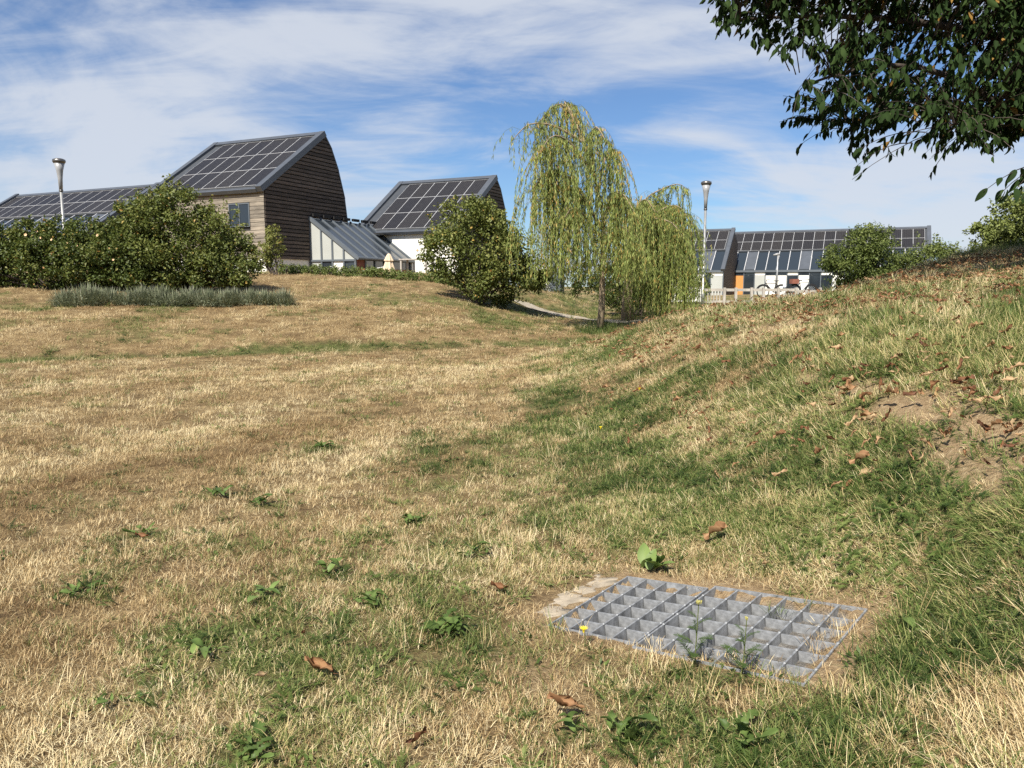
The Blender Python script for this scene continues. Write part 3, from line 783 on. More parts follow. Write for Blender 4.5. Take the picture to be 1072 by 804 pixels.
# closed parasol on the terrace
p = at(407.5, 290, 35); g = float(H(p[0], p[1], False))
r_ = tag(empty('parasol', (p[0], p[1], g)), 'closed beige parasol on the terrace by the lean-to', 'parasol')
ht = at(407.5, 265, 35)[2] - g
MB().tube([(0, 0, 0), (0, 0, ht)], 0.025, 8).build('pole', M_pole, r_)
MB().tube([(0, 0, 0), (0, 0, 0.07)], [0.24, 0.22], 14).build('base', M_frame, r_)
cn = MB(); zs = [0.45, 0.5, 0.95, 1.0, 1.35, 1.4, 1.62]
top = ht
prof = [(top - 1.25, 0.30), (top - 0.78, 0.21), (top - 0.74, 0.25), (top - 0.38, 0.14), (top - 0.34, 0.19), (top - 0.08, 0.08), (top - 0.02, 0.03)]
nseg = 16
for k, (z, r) in enumerate(prof):
    for a in range(nseg):
        rr = r * (1 + 0.22 * (a % 2))
        cn.v.append((rr * math.cos(2 * math.pi * a / nseg), rr * math.sin(2 * math.pi * a / nseg), z))
for k in range(len(prof) - 1):
    for a in range(nseg):
        b = (a + 1) % nseg
        cn.f.append([k * nseg + a, k * nseg + b, (k + 1) * nseg + b, (k + 1) * nseg + a])
cn.f.append(list(range((len(prof) - 1) * nseg, len(prof) * nseg)))
cn.build('canopy', M_cloth, r_)
# terrace furniture beside it
p = at(380, 290, 36.5); g = float(H(p[0], p[1], False))
r_ = tag(empty('deck_chair', (p[0], p[1], g - 0.1), 0.4), 'red deck chair on the terrace left of the parasol', 'chair')
MB().prism([(-0.35, -0.5, 0.35), (0.35, -0.5, 0.35), (0.35, 0.3, 0.30), (-0.35, 0.3, 0.30)], (0, 0, 0.04)).build('seat', M_red, r_)
MB().prism([(-0.35, 0.3, 0.32), (0.35, 0.3, 0.32), (0.35, 0.75, 0.78), (-0.35, 0.75, 0.78)], (0, 0.03, 0.0)).build('backrest', M_red, r_)
r_.scale = (0.42, 0.42, 0.42)
for sx in (-0.36, 0.36):
    for a, b in (((sx, -0.5, 0.4), (sx, 0.5, 0.0)), ((sx, -0.4, 0.0), (sx, 0.4, 0.45))):
        MB().bar(a, b, 0.04).build('leg', M_white, r_)
# clothes line with white cord
A = at(345, 279, 35.5); B = at(372, 285, 35.5); Cc = at(402, 279.5, 35.3)
r_ = tag(empty('clothes_line', (0, 0, 0)), 'white sagging line strung across the terrace in front of the lean-to', 'clothes line')
MB().tube([tuple(A), tuple(B), tuple(Cc)], 0.018, 5).build('cord', M_white, r_)
for q in (A, Cc):
    MB().tube([(q[0], q[1], float(H(q[0], q[1], False))), (q[0], q[1], q[2] + 0.03)], 0.025, 6).build('post', M_frame, r_)
# raised deck rail right of the parasol
p0 = at(420, 279, 36.5); p1 = at(452, 281, 38.0)
r_ = tag(empty('garden_table', tuple(((p0 + p1) / 2)[:2]) + (tz - 0.05,), HA), 'low timber table on the terrace right of the parasol', 'table')
MB().box(-0.8, 0.8, -0.35, 0.35, 0.68, 0.74).build('tabletop', M_fence, r_)
for sx in (-0.7, 0.7):
    for sy in (-0.28, 0.28): MB().box(sx - 0.04, sx + 0.04, sy - 0.04, sy + 0.04, 0, 0.68).build('leg', M_fence, r_)
# pale wall and dark shed seen between shrub and willow
p = at(578, 300, 40); g = float(H(p[0], p[1], False))
r_ = tag(empty('garden_shed', (p[0], p[1], g), HA), 'small blue-grey shed glimpsed between shrub and willow', 'shed')
hs = at(578, 268, 40)[2] - g
MB().box(-0.12, 0.45, 0, 0.6, -0.3, hs).build('wall', M_frame, r_)
MB().box(-0.18, 0.52, -0.06, 0.66, hs + 0.002, hs + 0.08).build('roof', M_zinc, r_)
MB().box(-1.1, -0.13, 0.1, 0.2, -0.3, hs - 0.55).build('screen', M_render, r_)
p = at(700, 300, 46)
r_ = tag(empty('garden_wall', (p[0], p[1], -0.3), HA), 'white garden wall behind the willow curtain', 'wall')
MB().box(0, 2.0, 0, 0.25, 0, 2.25).build('render', M_render, r_)
MB().box(-0.05, 2.05, -0.05, 0.3, 2.252, 2.33).build('coping', M_zinc, r_)
#@@VEG
# ------------------------------------------------------------------ grass
def clump(name, mat, n, R, L, w, lean, tone, curve=0.5, feather=0, leaf=0):
    v, f, tn = [], [], []
    for k in range(n):
        rr = R * math.sqrt(rng.random()); a = rng.uniform(0, 2 * math.pi)
        bx, by = rr * math.cos(a), rr * math.sin(a)
        h = rng.uniform(0, 2 * math.pi) if rng.random() < 0.6 else a
        ln = rng.uniform(*L); le = math.radians(rng.uniform(*lean)); wd = w * rng.uniform(0.7, 1.3)
        dx, dy = math.cos(h), math.sin(h); sx, sy = -dy, dx
        cu = curve * rng.uniform(0.2, 1.3)
        t_ = rng.uniform(*tone)
        p = [(0.0, 0.0)]
        for s in (1, 2, 3):
            an = min(le + cu * (s - 1) * 0.45, 1.62)
            p.append((p[-1][0] + ln / 3 * math.sin(an), p[-1][1] + ln / 3 * math.cos(an)))
        def P(i, o): return (bx + dx * p[i][0] + sx * o, by + dy * p[i][0] + sy * o, p[i][1] - 0.004)
        b = len(v)
        if leaf:
            wl_ = wd
            v += [P(0, -0.0008), P(0, 0.0008), P(1, -0.001), P(1, 0.001), P(2, -wl_), P(2, wl_), P(3, 0)]
            f += [[b, b + 1, b + 3, b + 2], [b + 2, b + 3, b + 5, b + 4], [b + 4, b + 5, b + 6]]
            tn += [t_] * 7
        else:
            v += [P(0, -wd / 2), P(0, wd / 2), P(1, -wd * 0.5), P(1, wd * 0.5), P(2, -wd * 0.36), P(2, wd * 0.36), P(3, 0)]
            f += [[b, b + 1, b + 3, b + 2], [b + 2, b + 3, b + 5, b + 4], [b + 4, b + 5, b + 6]]
            tn += [t_] * 7
        if feather:
            for q in range(feather):
                tt = 0.15 + 0.83 * q / feather; i = min(int(tt * 3), 2); fr = tt * 3 - i
                cx_ = p[i][0] * (1 - fr) + p[i + 1][0] * fr; cz = p[i][1] * (1 - fr) + p[i + 1][1] * fr
                fl = ln * 0.20 * math.sin(math.pi * (0.12 + 0.85 * tt)) + 0.002
                for sg in (-1, 1):
                    b = len(v)
                    e = 0.0022
                    c0 = (bx + dx * cx_, by + dy * cx_, cz)
                    v += [(c0[0] - dx * e, c0[1] - dy * e, c0[2]), (c0[0] + dx * e, c0[1] + dy * e, c0[2]),
                          (c0[0] + sx * sg * fl + dx * fl * 0.5, c0[1] + sy * sg * fl + dy * fl * 0.5, c0[2] + fl * rng.uniform(-0.2, 0.6))]
                    f.append([b, b + 1, b + 2]); tn += [t_] * 3
    me = mesh_from(name, v, f, mat, {'tone': tn})
    return bpy.data.objects.new(name, me)
def instancer(name, P, rot, scl, idx, itone, protos, label, cat, parent=None):
    coll = bpy.data.collections.new(name + '_kinds')
    for o in protos: coll.objects.link(o)
    me = bpy.data.meshes.new(name); me.vertices.add(len(P)); me.vertices.foreach_set('co', np.asarray(P, np.float32).ravel())
    for nm, ty, arr in (('rot', 'FLOAT_VECTOR', rot), ('scl', 'FLOAT', scl), ('idx', 'INT', idx), ('itone', 'FLOAT', itone)):
        a = me.attributes.new(nm, ty, 'POINT')
        a.data.foreach_set('vector' if ty == 'FLOAT_VECTOR' else 'value', np.asarray(arr, np.int32 if ty == 'INT' else np.float32).ravel())
    o = obj(name, me, parent)
    ng = bpy.data.node_groups.new(name + '_scatter', 'GeometryNodeTree')
    ng.interface.new_socket('Geometry', in_out='INPUT', socket_type='NodeSocketGeometry')
    ng.interface.new_socket('Geometry', in_out='OUTPUT', socket_type='NodeSocketGeometry')
    nd = ng.nodes; gi = nd.new('NodeGroupInput'); go = nd.new('NodeGroupOutput')
    ci = nd.new('GeometryNodeCollectionInfo'); ci.inputs['Collection'].default_value = coll
    ci.inputs['Separate Children'].default_value = True; ci.inputs['Reset Children'].default_value = True
    ip = nd.new('GeometryNodeInstanceOnPoints'); ip.inputs['Pick Instance'].default_value = True
    def na(nm, ty):
        n = nd.new('GeometryNodeInputNamedAttribute'); n.data_type = ty; n.inputs['Name'].default_value = nm
        return [s for s in n.outputs if s.enabled and s.name == 'Attribute'][0]
    e = nd.new('FunctionNodeEulerToRotation'); ng.links.new(na('rot', 'FLOAT_VECTOR'), e.inputs[0])
    ng.links.new(gi.outputs[0], ip.inputs['Points']); ng.links.new(ci.outputs[0], ip.inputs['Instance'])
    ng.links.new(na('idx', 'INT'), ip.inputs['Instance Index']); ng.links.new(e.outputs[0], ip.inputs['Rotation'])
    ng.links.new(na('scl', 'FLOAT'), ip.inputs['Scale']); ng.links.new(ip.outputs[0], go.inputs[0])
    md = o.modifiers.new('scatter', 'NODES'); md.node_group = ng
    tag(o, label, cat, kind='stuff')
    return o

dry_protos = [clump('dry_a%02d' % k, M_straw, 34, 0.065, (0.022, 0.048), 0.0018, (10, 55), (0.0, 1.0), 0.6) for k in range(5)] + \
             [clump('dry_b%02d' % k, M_straw, 34, 0.070, (0.022, 0.052), 0.0017, (45, 88), (0.08, 1.05), 0.5) for k in range(5)] + \
             [clump('dry_c%02d' % k, M_straw, 16, 0.05, (0.06, 0.13), 0.0018, (8, 45), (0.4, 1.0), 0.7) for k in range(3)]
grn_protos = [clump('grn_a%02d' % k, M_blade, 26, 0.06, (0.035, 0.08), 0.0024, (10, 55), (0.15, 1.08), 0.7) for k in range(5)] + \
             [clump('grn_b%02d' % k, M_blade, 20, 0.055, (0.07, 0.15), 0.0026, (8, 50), (0.2, 1.10), 0.9) for k in range(4)] + \
             [clump('grn_c%02d' % k, M_blade, 7, 0.045, (0.05, 0.11), 0.0016, (25, 75), (0.05, 0.6), 0.6, feather=13) for k in range(4)] + \
             [clump('grn_d%02d' % k, M_blade, 14, 0.05, (0.03, 0.06), 0.0075, (30, 80), (0.2, 0.7), 0.6, leaf=1) for k in range(3)] + \
             [clump('grn_e%02d' % k, M_blade, 36, 0.075, (0.04, 0.10), 0.0029, (48, 86), (0.1, 1.05), 0.45) for k in range(4)]
SLAB = (-0.24, -0.02, 0.04, 0.54)
P_path = np.array(PATH)
def ring_points(r0, r1, dens, half=math.radians(56)):
    area = half * (r1 * r1 - r0 * r0); n = int(area * dens)
    r = np.sqrt(rng.uniform(r0 * r0, r1 * r1, n)); a = rng.uniform(-half, half, n)
    return np.stack([r * np.sin(a), r * np.cos(a)], -1)
def slope_rot(x, y, jit, tilt=0.9):
    e = 0.03
    gx_ = (H(x + e, y, False) - H(x - e, y, False)) / (2 * e) * tilt + rng.normal(0, jit, len(x))
    gy_ = (H(x, y + e, False) - H(x, y - e, False)) / (2 * e) * tilt + rng.normal(0, jit, len(x))
    n = np.stack([-gx_, -gy_, np.ones(len(x))], -1); n /= np.linalg.norm(n, axis=1)[:, None]
    a = rng.uniform(0, 6.283, len(x)); d = np.stack([np.cos(a), np.sin(a), np.zeros(len(x))], -1)
    y_ = np.cross(n, d); y_ /= np.linalg.norm(y_, axis=1)[:, None]; x_ = np.cross(y_, n)
    return np.stack([np.arctan2(y_[:, 2], n[:, 2]), np.arcsin(np.clip(-x_[:, 2], -1, 1)), np.arctan2(x_[:, 1], x_[:, 0])], -1)
def build_grass():
    bands = [(0.7, 2.2, 1000), (2.2, 4.0, 820), (4.0, 7.0, 380), (7.0, 12.0, 160), (12, 20, 62), (20, 34, 19)]
    XY = np.concatenate([ring_points(*b) for b in bands])
    ex_ = np.concatenate([ring_points(0.7, 2.2, 500), ring_points(2.2, 4.0, 800), ring_points(4, 7, 420), ring_points(7, 11, 130)])
    ex_ = ex_[rng.random(len(ex_)) < sst(0.3, 1.1, ex_[:, 0] + 0.06 * ex_[:, 1])]
    XY = np.concatenate([XY, ex_])
    x, y = XY.T
    r = np.hypot(x, y)
    u, v = grate_local(x, y)
    keep = ~((u > -0.02) & (u < GR_W + 0.02) & (v > -0.02) & (v < GR_D + 0.02))
    edge = ((v < 0.05) & (u > 0.35)) | (u > GR_W - 0.07) | ((v > GR_D - 0.04) & (u > 0.5))
    keep |= edge & (rng.random(len(x)) < 0.35)
    keep |= (fbm(u * 9, v * 9, 90, 2) > 0.66) & (rng.random(len(x)) < 0.10)
    keep &= ~((u > SLAB[0] + 0.03) & (u < SLAB[1]) & (v > SLAB[2] + 0.03) & (v < SLAB[3] - 0.03) & (rng.random(len(x)) < 0.72))
    pd = np.min(np.stack([np.hypot(x - (a[0] * (1 - t) + b[0] * t), y - (a[1] * (1 - t) + b[1] * t)) for a, b in zip(P_path[:-1], P_path[1:]) for t in np.linspace(0, 1, 8)]), 0)
    keep &= (pd > 0.5) | (rng.random(len(x)) < 0.15)
    keep &= rng.random(len(x)) > bare_map(x, y) * 0.95
    x, y, r = x[keep], y[keep], r[keep]
    z = H(x, y, False)
    g = green_map(x, y)
    isg = rng.random(len(x)) < np.clip(g * 0.95, 0, 0.84)
    sc_ = np.interp(r, [0, 4, 7, 12, 20, 34], [0.70, 0.78, 0.95, 1.2, 1.6, 2.1]) * rng.uniform(0.75, 1.3, len(x))
    lush = sst(0.45, 0.8, g)
    near = sst(1.0, 2.6, x)
    n_t = fbm(x * 1.6, y * 1.6, 40, 3); n_l = fbm(x * 0.45, y * 0.45, 44, 3)
    rot = slope_rot(x, y, 0.10)
    # mown ground on the left keeps short blades, the bank grows long
    D = ~isg
    k = rng.random(len(x))
    longp = 0.03 + 0.20 * near + 0.28 * np.exp(-(((x - DRY[0]) / 0.3) ** 2 + ((y - DRY[1]) / 0.4) ** 2))
    di = np.where(k < longp, 10 + rng.integers(0, 3, len(x)), np.where(rng.random(len(x)) < 0.55, rng.integers(0, 5, len(x)), 5 + rng.integers(0, 5, len(x))))
    wv = (x * 0.9 - y * 0.434) + 0.5 * (n_l - 0.5)
    it = 0.24 * np.sin(wv * 3.4 + 0.5) * sst(0.5, -1.0, x - 0.2 * (y - 4)) + 0.06 + (n_t - 0.5) * 1.0 + (n_l - 0.5) * 0.55 - 0.14 * sst(0, 1.5, (x + 8.2) * -0.342 + (y - 12.3) * 0.94) + rng.normal(0, 0.08, len(x))
    P = np.stack([x, y, z], -1)
    instancer('dry_grass', P[D], rot[D], sc_[D], di[D], it[D], dry_protos, 'short dry straw-coloured grass covering the ground', 'grass')
    k = rng.random(len(x))
    long_g = np.clip(0.05 + 0.45 * near * lush + 0.35 * np.exp(-(((x - 0.8) / 0.5) ** 2 + ((y - 1.7) / 0.4) ** 2)), 0, 0.6)
    fern = 0.10 + 0.16 * sst(0.5, 0.65, fbm(x * 1.3, y * 1.3, 60, 2)) * sst(0.2, 1.0, x)
    gi = np.where(k < long_g, 5 + rng.integers(0, 4, len(x)), np.where(k < long_g + fern, 9 + rng.integers(0, 4, len(x)), np.where(k < long_g + fern + 0.12, 13 + rng.integers(0, 3, len(x)), np.where(rng.random(len(x)) < 0.25 + 0.35 * near, 16 + rng.integers(0, 4, len(x)), rng.integers(0, 5, len(x))))))
    it = (n_t - 0.5) * 0.9 + (n_l - 0.5) * 0.7 - 0.13 + (0.5 - lush) * 0.10 + rng.normal(0, 0.06, len(x))
    G = isg
    instancer('green_grass', P[G], rot[G], sc_[G] * (0.85 + 0.3 * near[G]), gi[G], it[G], grn_protos, 'green grass and yarrow growing among the straw', 'grass')
build_grass()

# ------------------------------------------------------------------ drain grate
M_galv = simple('galvanised_steel', (0.23, 0.235, 0.24), 0.6, 0.5, 26, metal=0.1, spec=0.5, bump=0.15)
M_conc = simple('old_concrete', (0.36, 0.30, 0.22), 0.95, 0.3, 18, bump=0.6)
gx = Vector((GR_X[0], GR_X[1], 0.10 * GR_X[0] - 0.055 * GR_X[1])).normalized()
gy = Vector((GR_Y[0], GR_Y[1], 0.10 * GR_Y[0] - 0.055 * GR_Y[1])).normalized()
gz = gx.cross(gy).normalized(); gy = gz.cross(gx)
GM = Matrix((gx, gy, gz)).transposed().to_4x4()
def gworld(u, v, w=0.0):
    q = GR_O + GR_X * u + GR_Y * v
    return Vector((q[0], q[1], float(grate_plane(q[0], q[1])))) + gz * w
def grate(label, u0, u1, v0, v1, nu, nv, lift, twist):
    root = tag(empty('drain_grate', gworld(u0, v0, lift)), label, 'drain grate', 'galvanised drain grates')
    root.rotation_euler = (GM @ Matrix.Rotation(twist, 4, 'Z')).to_euler()
    W, D, hb, t = u1 - u0, v1 - v0, 0.085, 0.0065
    long_m = MB().box(-t / 2, t / 2, 0, D, -hb, 0).mesh('bearing_bar', M_galv)
    crs_m = MB().box(t, W / nu - t, -t / 2, t / 2, -hb, -0.002).mesh('cross_bar', M_galv)
    edge_m = MB().box(-t / 2, W + t / 2, -t / 2, t / 2, -hb, 0.001).mesh('edge_bar', M_galv)
    knob = MB().tube([(0, 0, 0), (0, 0, 0.004)], [0.006, 0.0035], 6).mesh('weld', M_galv)
    for k in range(nu + 1): obj('bearing_bar', long_m, root, (W * k / nu, t, 0))
    for k in (0, 1): obj('edge_bar', edge_m, root, (0, D * k + (t if k else 0), 0))
    for j in range(1, nv):
        for k in range(nu):
            obj('cross_bar', crs_m, root, (W * k / nu, D * j / nv + rng.uniform(-0.001, 0.001), rng.uniform(-0.001, 0.0005)))
    for j in range(1, nv):
        for k in range(nu + 1): obj('weld', knob, root, (W * k / nu, D * j / nv, 0.0))
    return root
grate('left panel of the galvanised drain grate, set further back', 0.0, 0.36, 0.0, 0.56, 4, 6, 0.0, 0.0)
grate('larger right panel of the galvanised drain grate, partly overgrown', 0.372, 0.93, -0.03, 0.585, 6, 6, 0.003, -0.015)
sl = MB(); nx, ny = 14, 22
for i in range(nx + 1):
    for j in range(ny + 1):
        uu = SLAB[0] + (SLAB[1] - SLAB[0]) * i / nx; vv = SLAB[2] + (SLAB[3] - SLAB[2]) * j / ny
        e = min(i, nx - i, j, ny - j)
        n_ = float(fbm(np.array(uu * 22.), np.array(vv * 22.), 70, 3)) - 0.5
        q = gworld(uu + (0.16 * n_ if e <= 1 else 0), vv + (0.16 * n_ if e <= 1 else 0), (-0.001 + 0.014 * n_) if e else -0.04)
        sl.v.append(tuple(q))
for i in range(nx):
    for j in range(ny): sl.f.append([i * (ny + 1) + j, (i + 1) * (ny + 1) + j, (i + 1) * (ny + 1) + j + 1, i * (ny + 1) + j + 1])
so = sl.build('concrete_slab', M_conc, None, True)
tag(so, 'worn concrete slab edge left of the drain grate', 'slab')

# ------------------------------------------------------------------ leaves and weeds on the ground
def leaf_mesh(name, L, W, mat, tone, curl=0.0, cup=0.0, wav=0.0, nx=7, ny=2, serr=0.0, stalk=0.0, lobed=0.0, crumple=0.0):
    """leaf lying along +x, curled along its length and cupped across"""
    v, tn = [], []
    for i in range(nx + 1):
        t = i / nx
        w = W * (math.sin(math.pi * min(1, 0.04 + t * 0.97) ** 0.85)) ** 0.8
        if lobed: w *= 1 + lobed * (1 if i % 2 else -1)
        a = curl * (t - 0.3)
        x = L * (math.sin(a) / curl if abs(curl) > 1e-3 else t)
        z0 = L * ((1 - math.cos(a)) / curl if abs(curl) > 1e-3 else 0)
        for j in range(-ny, ny + 1):
            s = j / ny
            ca = cup * s
            y = w / 2 * (math.sin(ca) / cup if abs(cup) > 1e-3 else s)
            z = z0 + w / 2 * ((1 - math.cos(ca)) / cup if abs(cup) > 1e-3 else 0) + wav * L * math.sin(7 * t + 2 * s) * abs(s)
            v.append((x, y, z)); tn.append(tone + 0.12 * math.sin(5 * t + j))
    m = 2 * ny + 1
    f = [[i * m + j, (i + 1) * m + j, (i + 1) * m + j + 1, i * m + j + 1] for i in range(nx) for j in range(m - 1)]
    v = np.array(v)
    if crumple: v += rng.normal(0, crumple * L, v.shape) * np.array([0.5, 1, 1])
    v[:, 0] -= v[:, 0].min(); v[:, 2] -= v[:, 2].min()
    if stalk:
        b = len(v)
        v = np.concatenate([v, [(0.002, -0.0012, 0.001), (0.002, 0.0012, 0.001), (-stalk, 0.0, 0.012)]]); f.append([b, b + 1, b + 2]); tn += [tone * 0.6] * 3
    return mesh_from(name, v, f, mat, {'tone': np.clip(tn, 0, 1)}, smooth=True)
litter = [leaf_mesh('fallen_leaf', L, W, M_litter, t, c, cu, wv, stalk=0.025, crumple=0.035) for L, W, t, c, cu, wv in
          [(0.095, 0.042, 0.55, 0.7, 2.2, 0.10), (0.085, 0.04, 0.78, -0.9, 2.8, 0.08), (0.10, 0.046, 0.35, 1.3, 2.0, 0.12),
           (0.07, 0.04, 0.92, 0.6, 2.9, 0.08), (0.085, 0.035, 0.18, 1.5, 2.6, 0.10), (0.09, 0.05, 0.65, 0.5, 1.8, 0.16), (0.065, 0.042, 0.45, -1.2, 2.4, 0.10), (0.09, 0.04, 0.85, 0.3, -2.4, 0.1), (0.08, 0.045, 0.28, -0.5, -2.0, 0.12)]]
def drop_leaf(x, y, label, group, k=None, s=1.0, rz=None, lift=0.018):
    o = obj('fallen_leaf', litter[rng.integers(0, len(litter)) if k is None else k], None,
            (x, y, float(H(x, y, False)) + lift), tuple(slope_rot(np.array([x]), np.array([y]), 0.22)[0]), s)
    return tag(o, label, 'leaf', group)
named = [(350, 716, 0, 1.25, 0.5, 'large curled brown leaf on the straw left of the drain'),
         (281, 718, 3, 0.75, 1.9, 'small pale brown leaf on the straw near the lower left'),
         (610, 755, 0, 1.1, 0.1, 'flat russet leaf in the weeds in front of the drain grate'),
         (424, 793, 4, 0.9, 0.8, 'dark red-brown leaf at the bottom edge of the dry grass'),
         (738, 572, 5, 1.25, 0.9, 'long orange-brown leaf standing up just behind the drain grate'),
         (803, 598, 3, 0.8, 1.5, 'small orange leaf in the straw behind the right grate panel'),
         (533, 624, 2, 0.8, 0.2, 'red-brown leaf beside the worn concrete slab'),
         (915, 498, 3, 1.1, 2.4, 'pale tan leaf on the green bank, nearest of the bank leaves'),
         (921, 476, 1, 1.0, 0.8, 'light curled leaf uphill of the pale tan leaf'),
         (157, 568, 2, 0.7, 0.6, 'lone red-brown leaf in the dry grass far left'),
         (880, 521, 0, 0.8, 0.0, 'orange leaf on the dry patch above the drain'),
         (750, 500, 1, 0.8, 0.3, 'cream coloured leaf on the green slope above the drain'),
         (1004, 737, 3, 0.8, 1.0, 'small orange leaf in the long straw at the lower right'),
         (315, 677, 6, 0.6, 1.0, 'tiny orange leaf between the dock plants on the left')]
for px, py, k, s, rz, lb in named:
    q = hit(px, py); drop_leaf(q[0], q[1], lb, None, k, s, rz, 0.03)
cnt = 0; tries = 0
while cnt < 270 and tries < 20000:
    tries += 1
    px = rng.uniform(560, 1072); py = 306 + 220 * rng.random() ** 1.5
    if py > 480 and rng.random() < 0.6: continue
    q = hit(px, py)
    if q[0] < 0.6 or q[1] > 15: continue
    dens = 0.25 + 0.75 * sst(0.45, 0.6, fbm(q[0] * 0.9, q[1] * 0.9, 81, 3)) + 1.0 * bare_map(q[0], q[1])
    dens *= np.clip(0.25 + 0.35 * (q[0] - 0.5), 0.1, 1)
    if rng.random() > dens: continue
    kl = int(rng.integers(0, len(litter)))
    look = ['mid-brown', 'pale tan', 'red-brown', 'cream-brown', 'dark brown', 'orange-brown', 'russet', 'light tan', 'deep brown'][kl]
    where = 'lying on the bare soil strip' if bare_map(q[0], q[1]) > 0.4 else ('near the crest of the mound' if q[1] > 7 else ('on the slope above the bare soil strip' if q[0] > 2.2 else 'in the green grass low on the bank'))
    drop_leaf(q[0], q[1], look + ' curled leaf ' + where, 'fallen leaves on the bank', kl, rng.uniform(0.5, 1.05), None, rng.uniform(0.045, 0.085))
    cnt += 1

lx, ly = [], []
n_ = 12000
px_c = np.concatenate([rng.uniform(1.2, 9, n_)]); py_c = rng.uniform(4, 14.5, n_)
keep_ = rng.random(n_) < np.clip(0.1 + 0.5 * sst(0.42, 0.6, fbm(px_c * 0.9, py_c * 0.9, 81, 3)) + 0.5 * bare_map(px_c, py_c), 0, 1) * np.clip(0.05 + 0.16 * (py_c - 3.5), 0, 1)
px_c, py_c = px_c[keep_], py_c[keep_]; n_ = len(px_c)
lit_protos = [bpy.data.objects.new('litter%02d' % k, m) for k, m in enumerate(litter)]
instancer('leaf_litter', np.stack([px_c, py_c, H(px_c, py_c, False) + rng.uniform(0.035, 0.10, n_)], -1),
    slope_rot(px_c, py_c, 0.25), rng.uniform(0.4, 0.9, n_), rng.integers(0, len(litter), n_), np.zeros(n_), lit_protos,
    'brown leaf litter lying among the grass of the mound', 'leaf litter')
dock_m = [leaf_mesh('leaf', 0.115, 0.042, M_weed, 0.75, -0.9, 0.5, 0.03), leaf_mesh('leaf', 0.10, 0.035, M_weed, 0.5, -1.3, 0.4, 0.05), leaf_mesh('leaf', 0.09, 0.05, M_weed, 0.9, -0.6, 0.4, 0.02)]
dand_m = [leaf_mesh('leaf', 0.09, 0.03, M_weed, 0.4, -0.7, 0.5, 0.06, nx=11, lobed=0.3), leaf_mesh('leaf', 0.075, 0.026, M_weed, 0.6, -1.0, 0.3, 0.08, nx=11, lobed=0.3), leaf_mesh('leaf', 0.06, 0.02, M_weed, 0.25, -0.5, 0.6, 0.08, nx=9, lobed=0.25), leaf_mesh('leaf', 0.10, 0.024, M_weed, 0.7, 0.5, 0.4, 0.05, nx=11, lobed=0.2)]
def rosette(name, px, py, label, cat, meshes, n, s, el, group):
    q = hit(px, py); g = float(H(q[0], q[1], False))
    root = tag(empty(name, (q[0], q[1], g + 0.004)), label, cat, group)
    a0 = rng.uniform(0, 6.28)
    for k in range(n):
        e = math.radians(rng.uniform(*el))
        obj('leaf', meshes[rng.integers(0, len(meshes))], root, (rng.normal(0, 0.022), rng.normal(0, 0.022), rng.uniform(0, 0.012)), (rng.normal(0, 0.2), -e, a0 + 2.4 * k + rng.normal(0, 0.2)), s * rng.uniform(0.45, 1.15))
    return root
WG = 'weeds in the dry grass'
rosette('dock_plant', 683, 598, 'bright green broad-leaved plant at the back edge of the drain grate', 'plant', [dock_m[2], dock_m[0], dock_m[2]], 11, 1.15, (25, 65), WG)
rosette('dock_plant', 277, 626, 'dock plant with one pale lit leaf on the straw, lower left', 'plant', dock_m, 6, 0.9, (8, 45), WG)
rosette('dock_plant', 347, 600, 'dock plant with upright leaves left of the leafy rosettes', 'plant', dock_m, 6, 0.75, (15, 55), WG)
rosette('dock_plant', 500, 585, 'large leafy dock plant in the grass left of the concrete slab', 'plant', dock_m, 11, 0.85, (5, 50), WG)
rosette('dandelion_plant', 468, 664, 'flat dandelion rosette on the straw left of the drain grate', 'plant', dand_m, 22, 1.1, (0, 25), WG)
rosette('dandelion_plant', 395, 632, 'dandelion rosette between the two dock plants', 'plant', dand_m, 10, 0.95, (3, 30), WG)
rosette('dock_plant', 215, 688, 'small dock plant in the dry grass near the lower left', 'plant', dock_m, 7, 0.7, (5, 35), WG)
rosette('dandelion_plant', 85, 622, 'dandelion rosette in the dry grass at the far left', 'plant', dand_m, 12, 0.9, (2, 20), WG)
rosette('dandelion_plant', 232, 520, 'dandelion rosette in mid-distance dry grass, left', 'plant', dand_m, 12, 1.1, (5, 30), WG)
rosette('dandelion_plant', 270, 530, 'dandelion rosette right beside another in mid-distance straw', 'plant', dand_m, 10, 1.0, (5, 30), WG)
rosette('dandelion_plant', 340, 470, 'farthest dark green rosette on the straw', 'plant', dand_m, 14, 1.2, (5, 30), WG)
rosette('dandelion_plant', 150, 560, 'dandelion rosette behind the lone red-brown leaf', 'plant', dand_m, 10, 0.9, (2, 25), WG)
rosette('dandelion_plant', 430, 548, 'dandelion rosette in the greener grass left of centre', 'plant', dand_m, 12, 0.9, (5, 35), WG)
rosette('dock_plant', 600, 768, 'upright pointed dock leaves at the bottom edge of the picture', 'plant', dock_m, 6, 0.8, (15, 60), WG)
rosette('dandelion_plant', 655, 775, 'broad dandelion rosette at the bottom, right of the dock leaves', 'plant', dand_m, 14, 1.1, (10, 45), WG)
rosette('dock_plant', 952, 668, 'single flat green leaf plant right of the drain grate', 'plant', [dock_m[0]], 2, 0.8, (2, 12), WG)
rosette('dandelion_plant', 770, 780, 'dandelion rosette half buried in lush grass at the bottom', 'plant', dand_m, 14, 1.1, (10, 45), WG)
rosette('dandelion_plant', 120, 740, 'small rosette in the straw near the lower left corner', 'plant', dand_m, 9, 0.8, (3, 25), WG)
rosette('dandelion_plant', 255, 790, 'green rosette at the bottom edge on the left', 'plant', dand_m, 14, 0.9, (5, 40), WG)
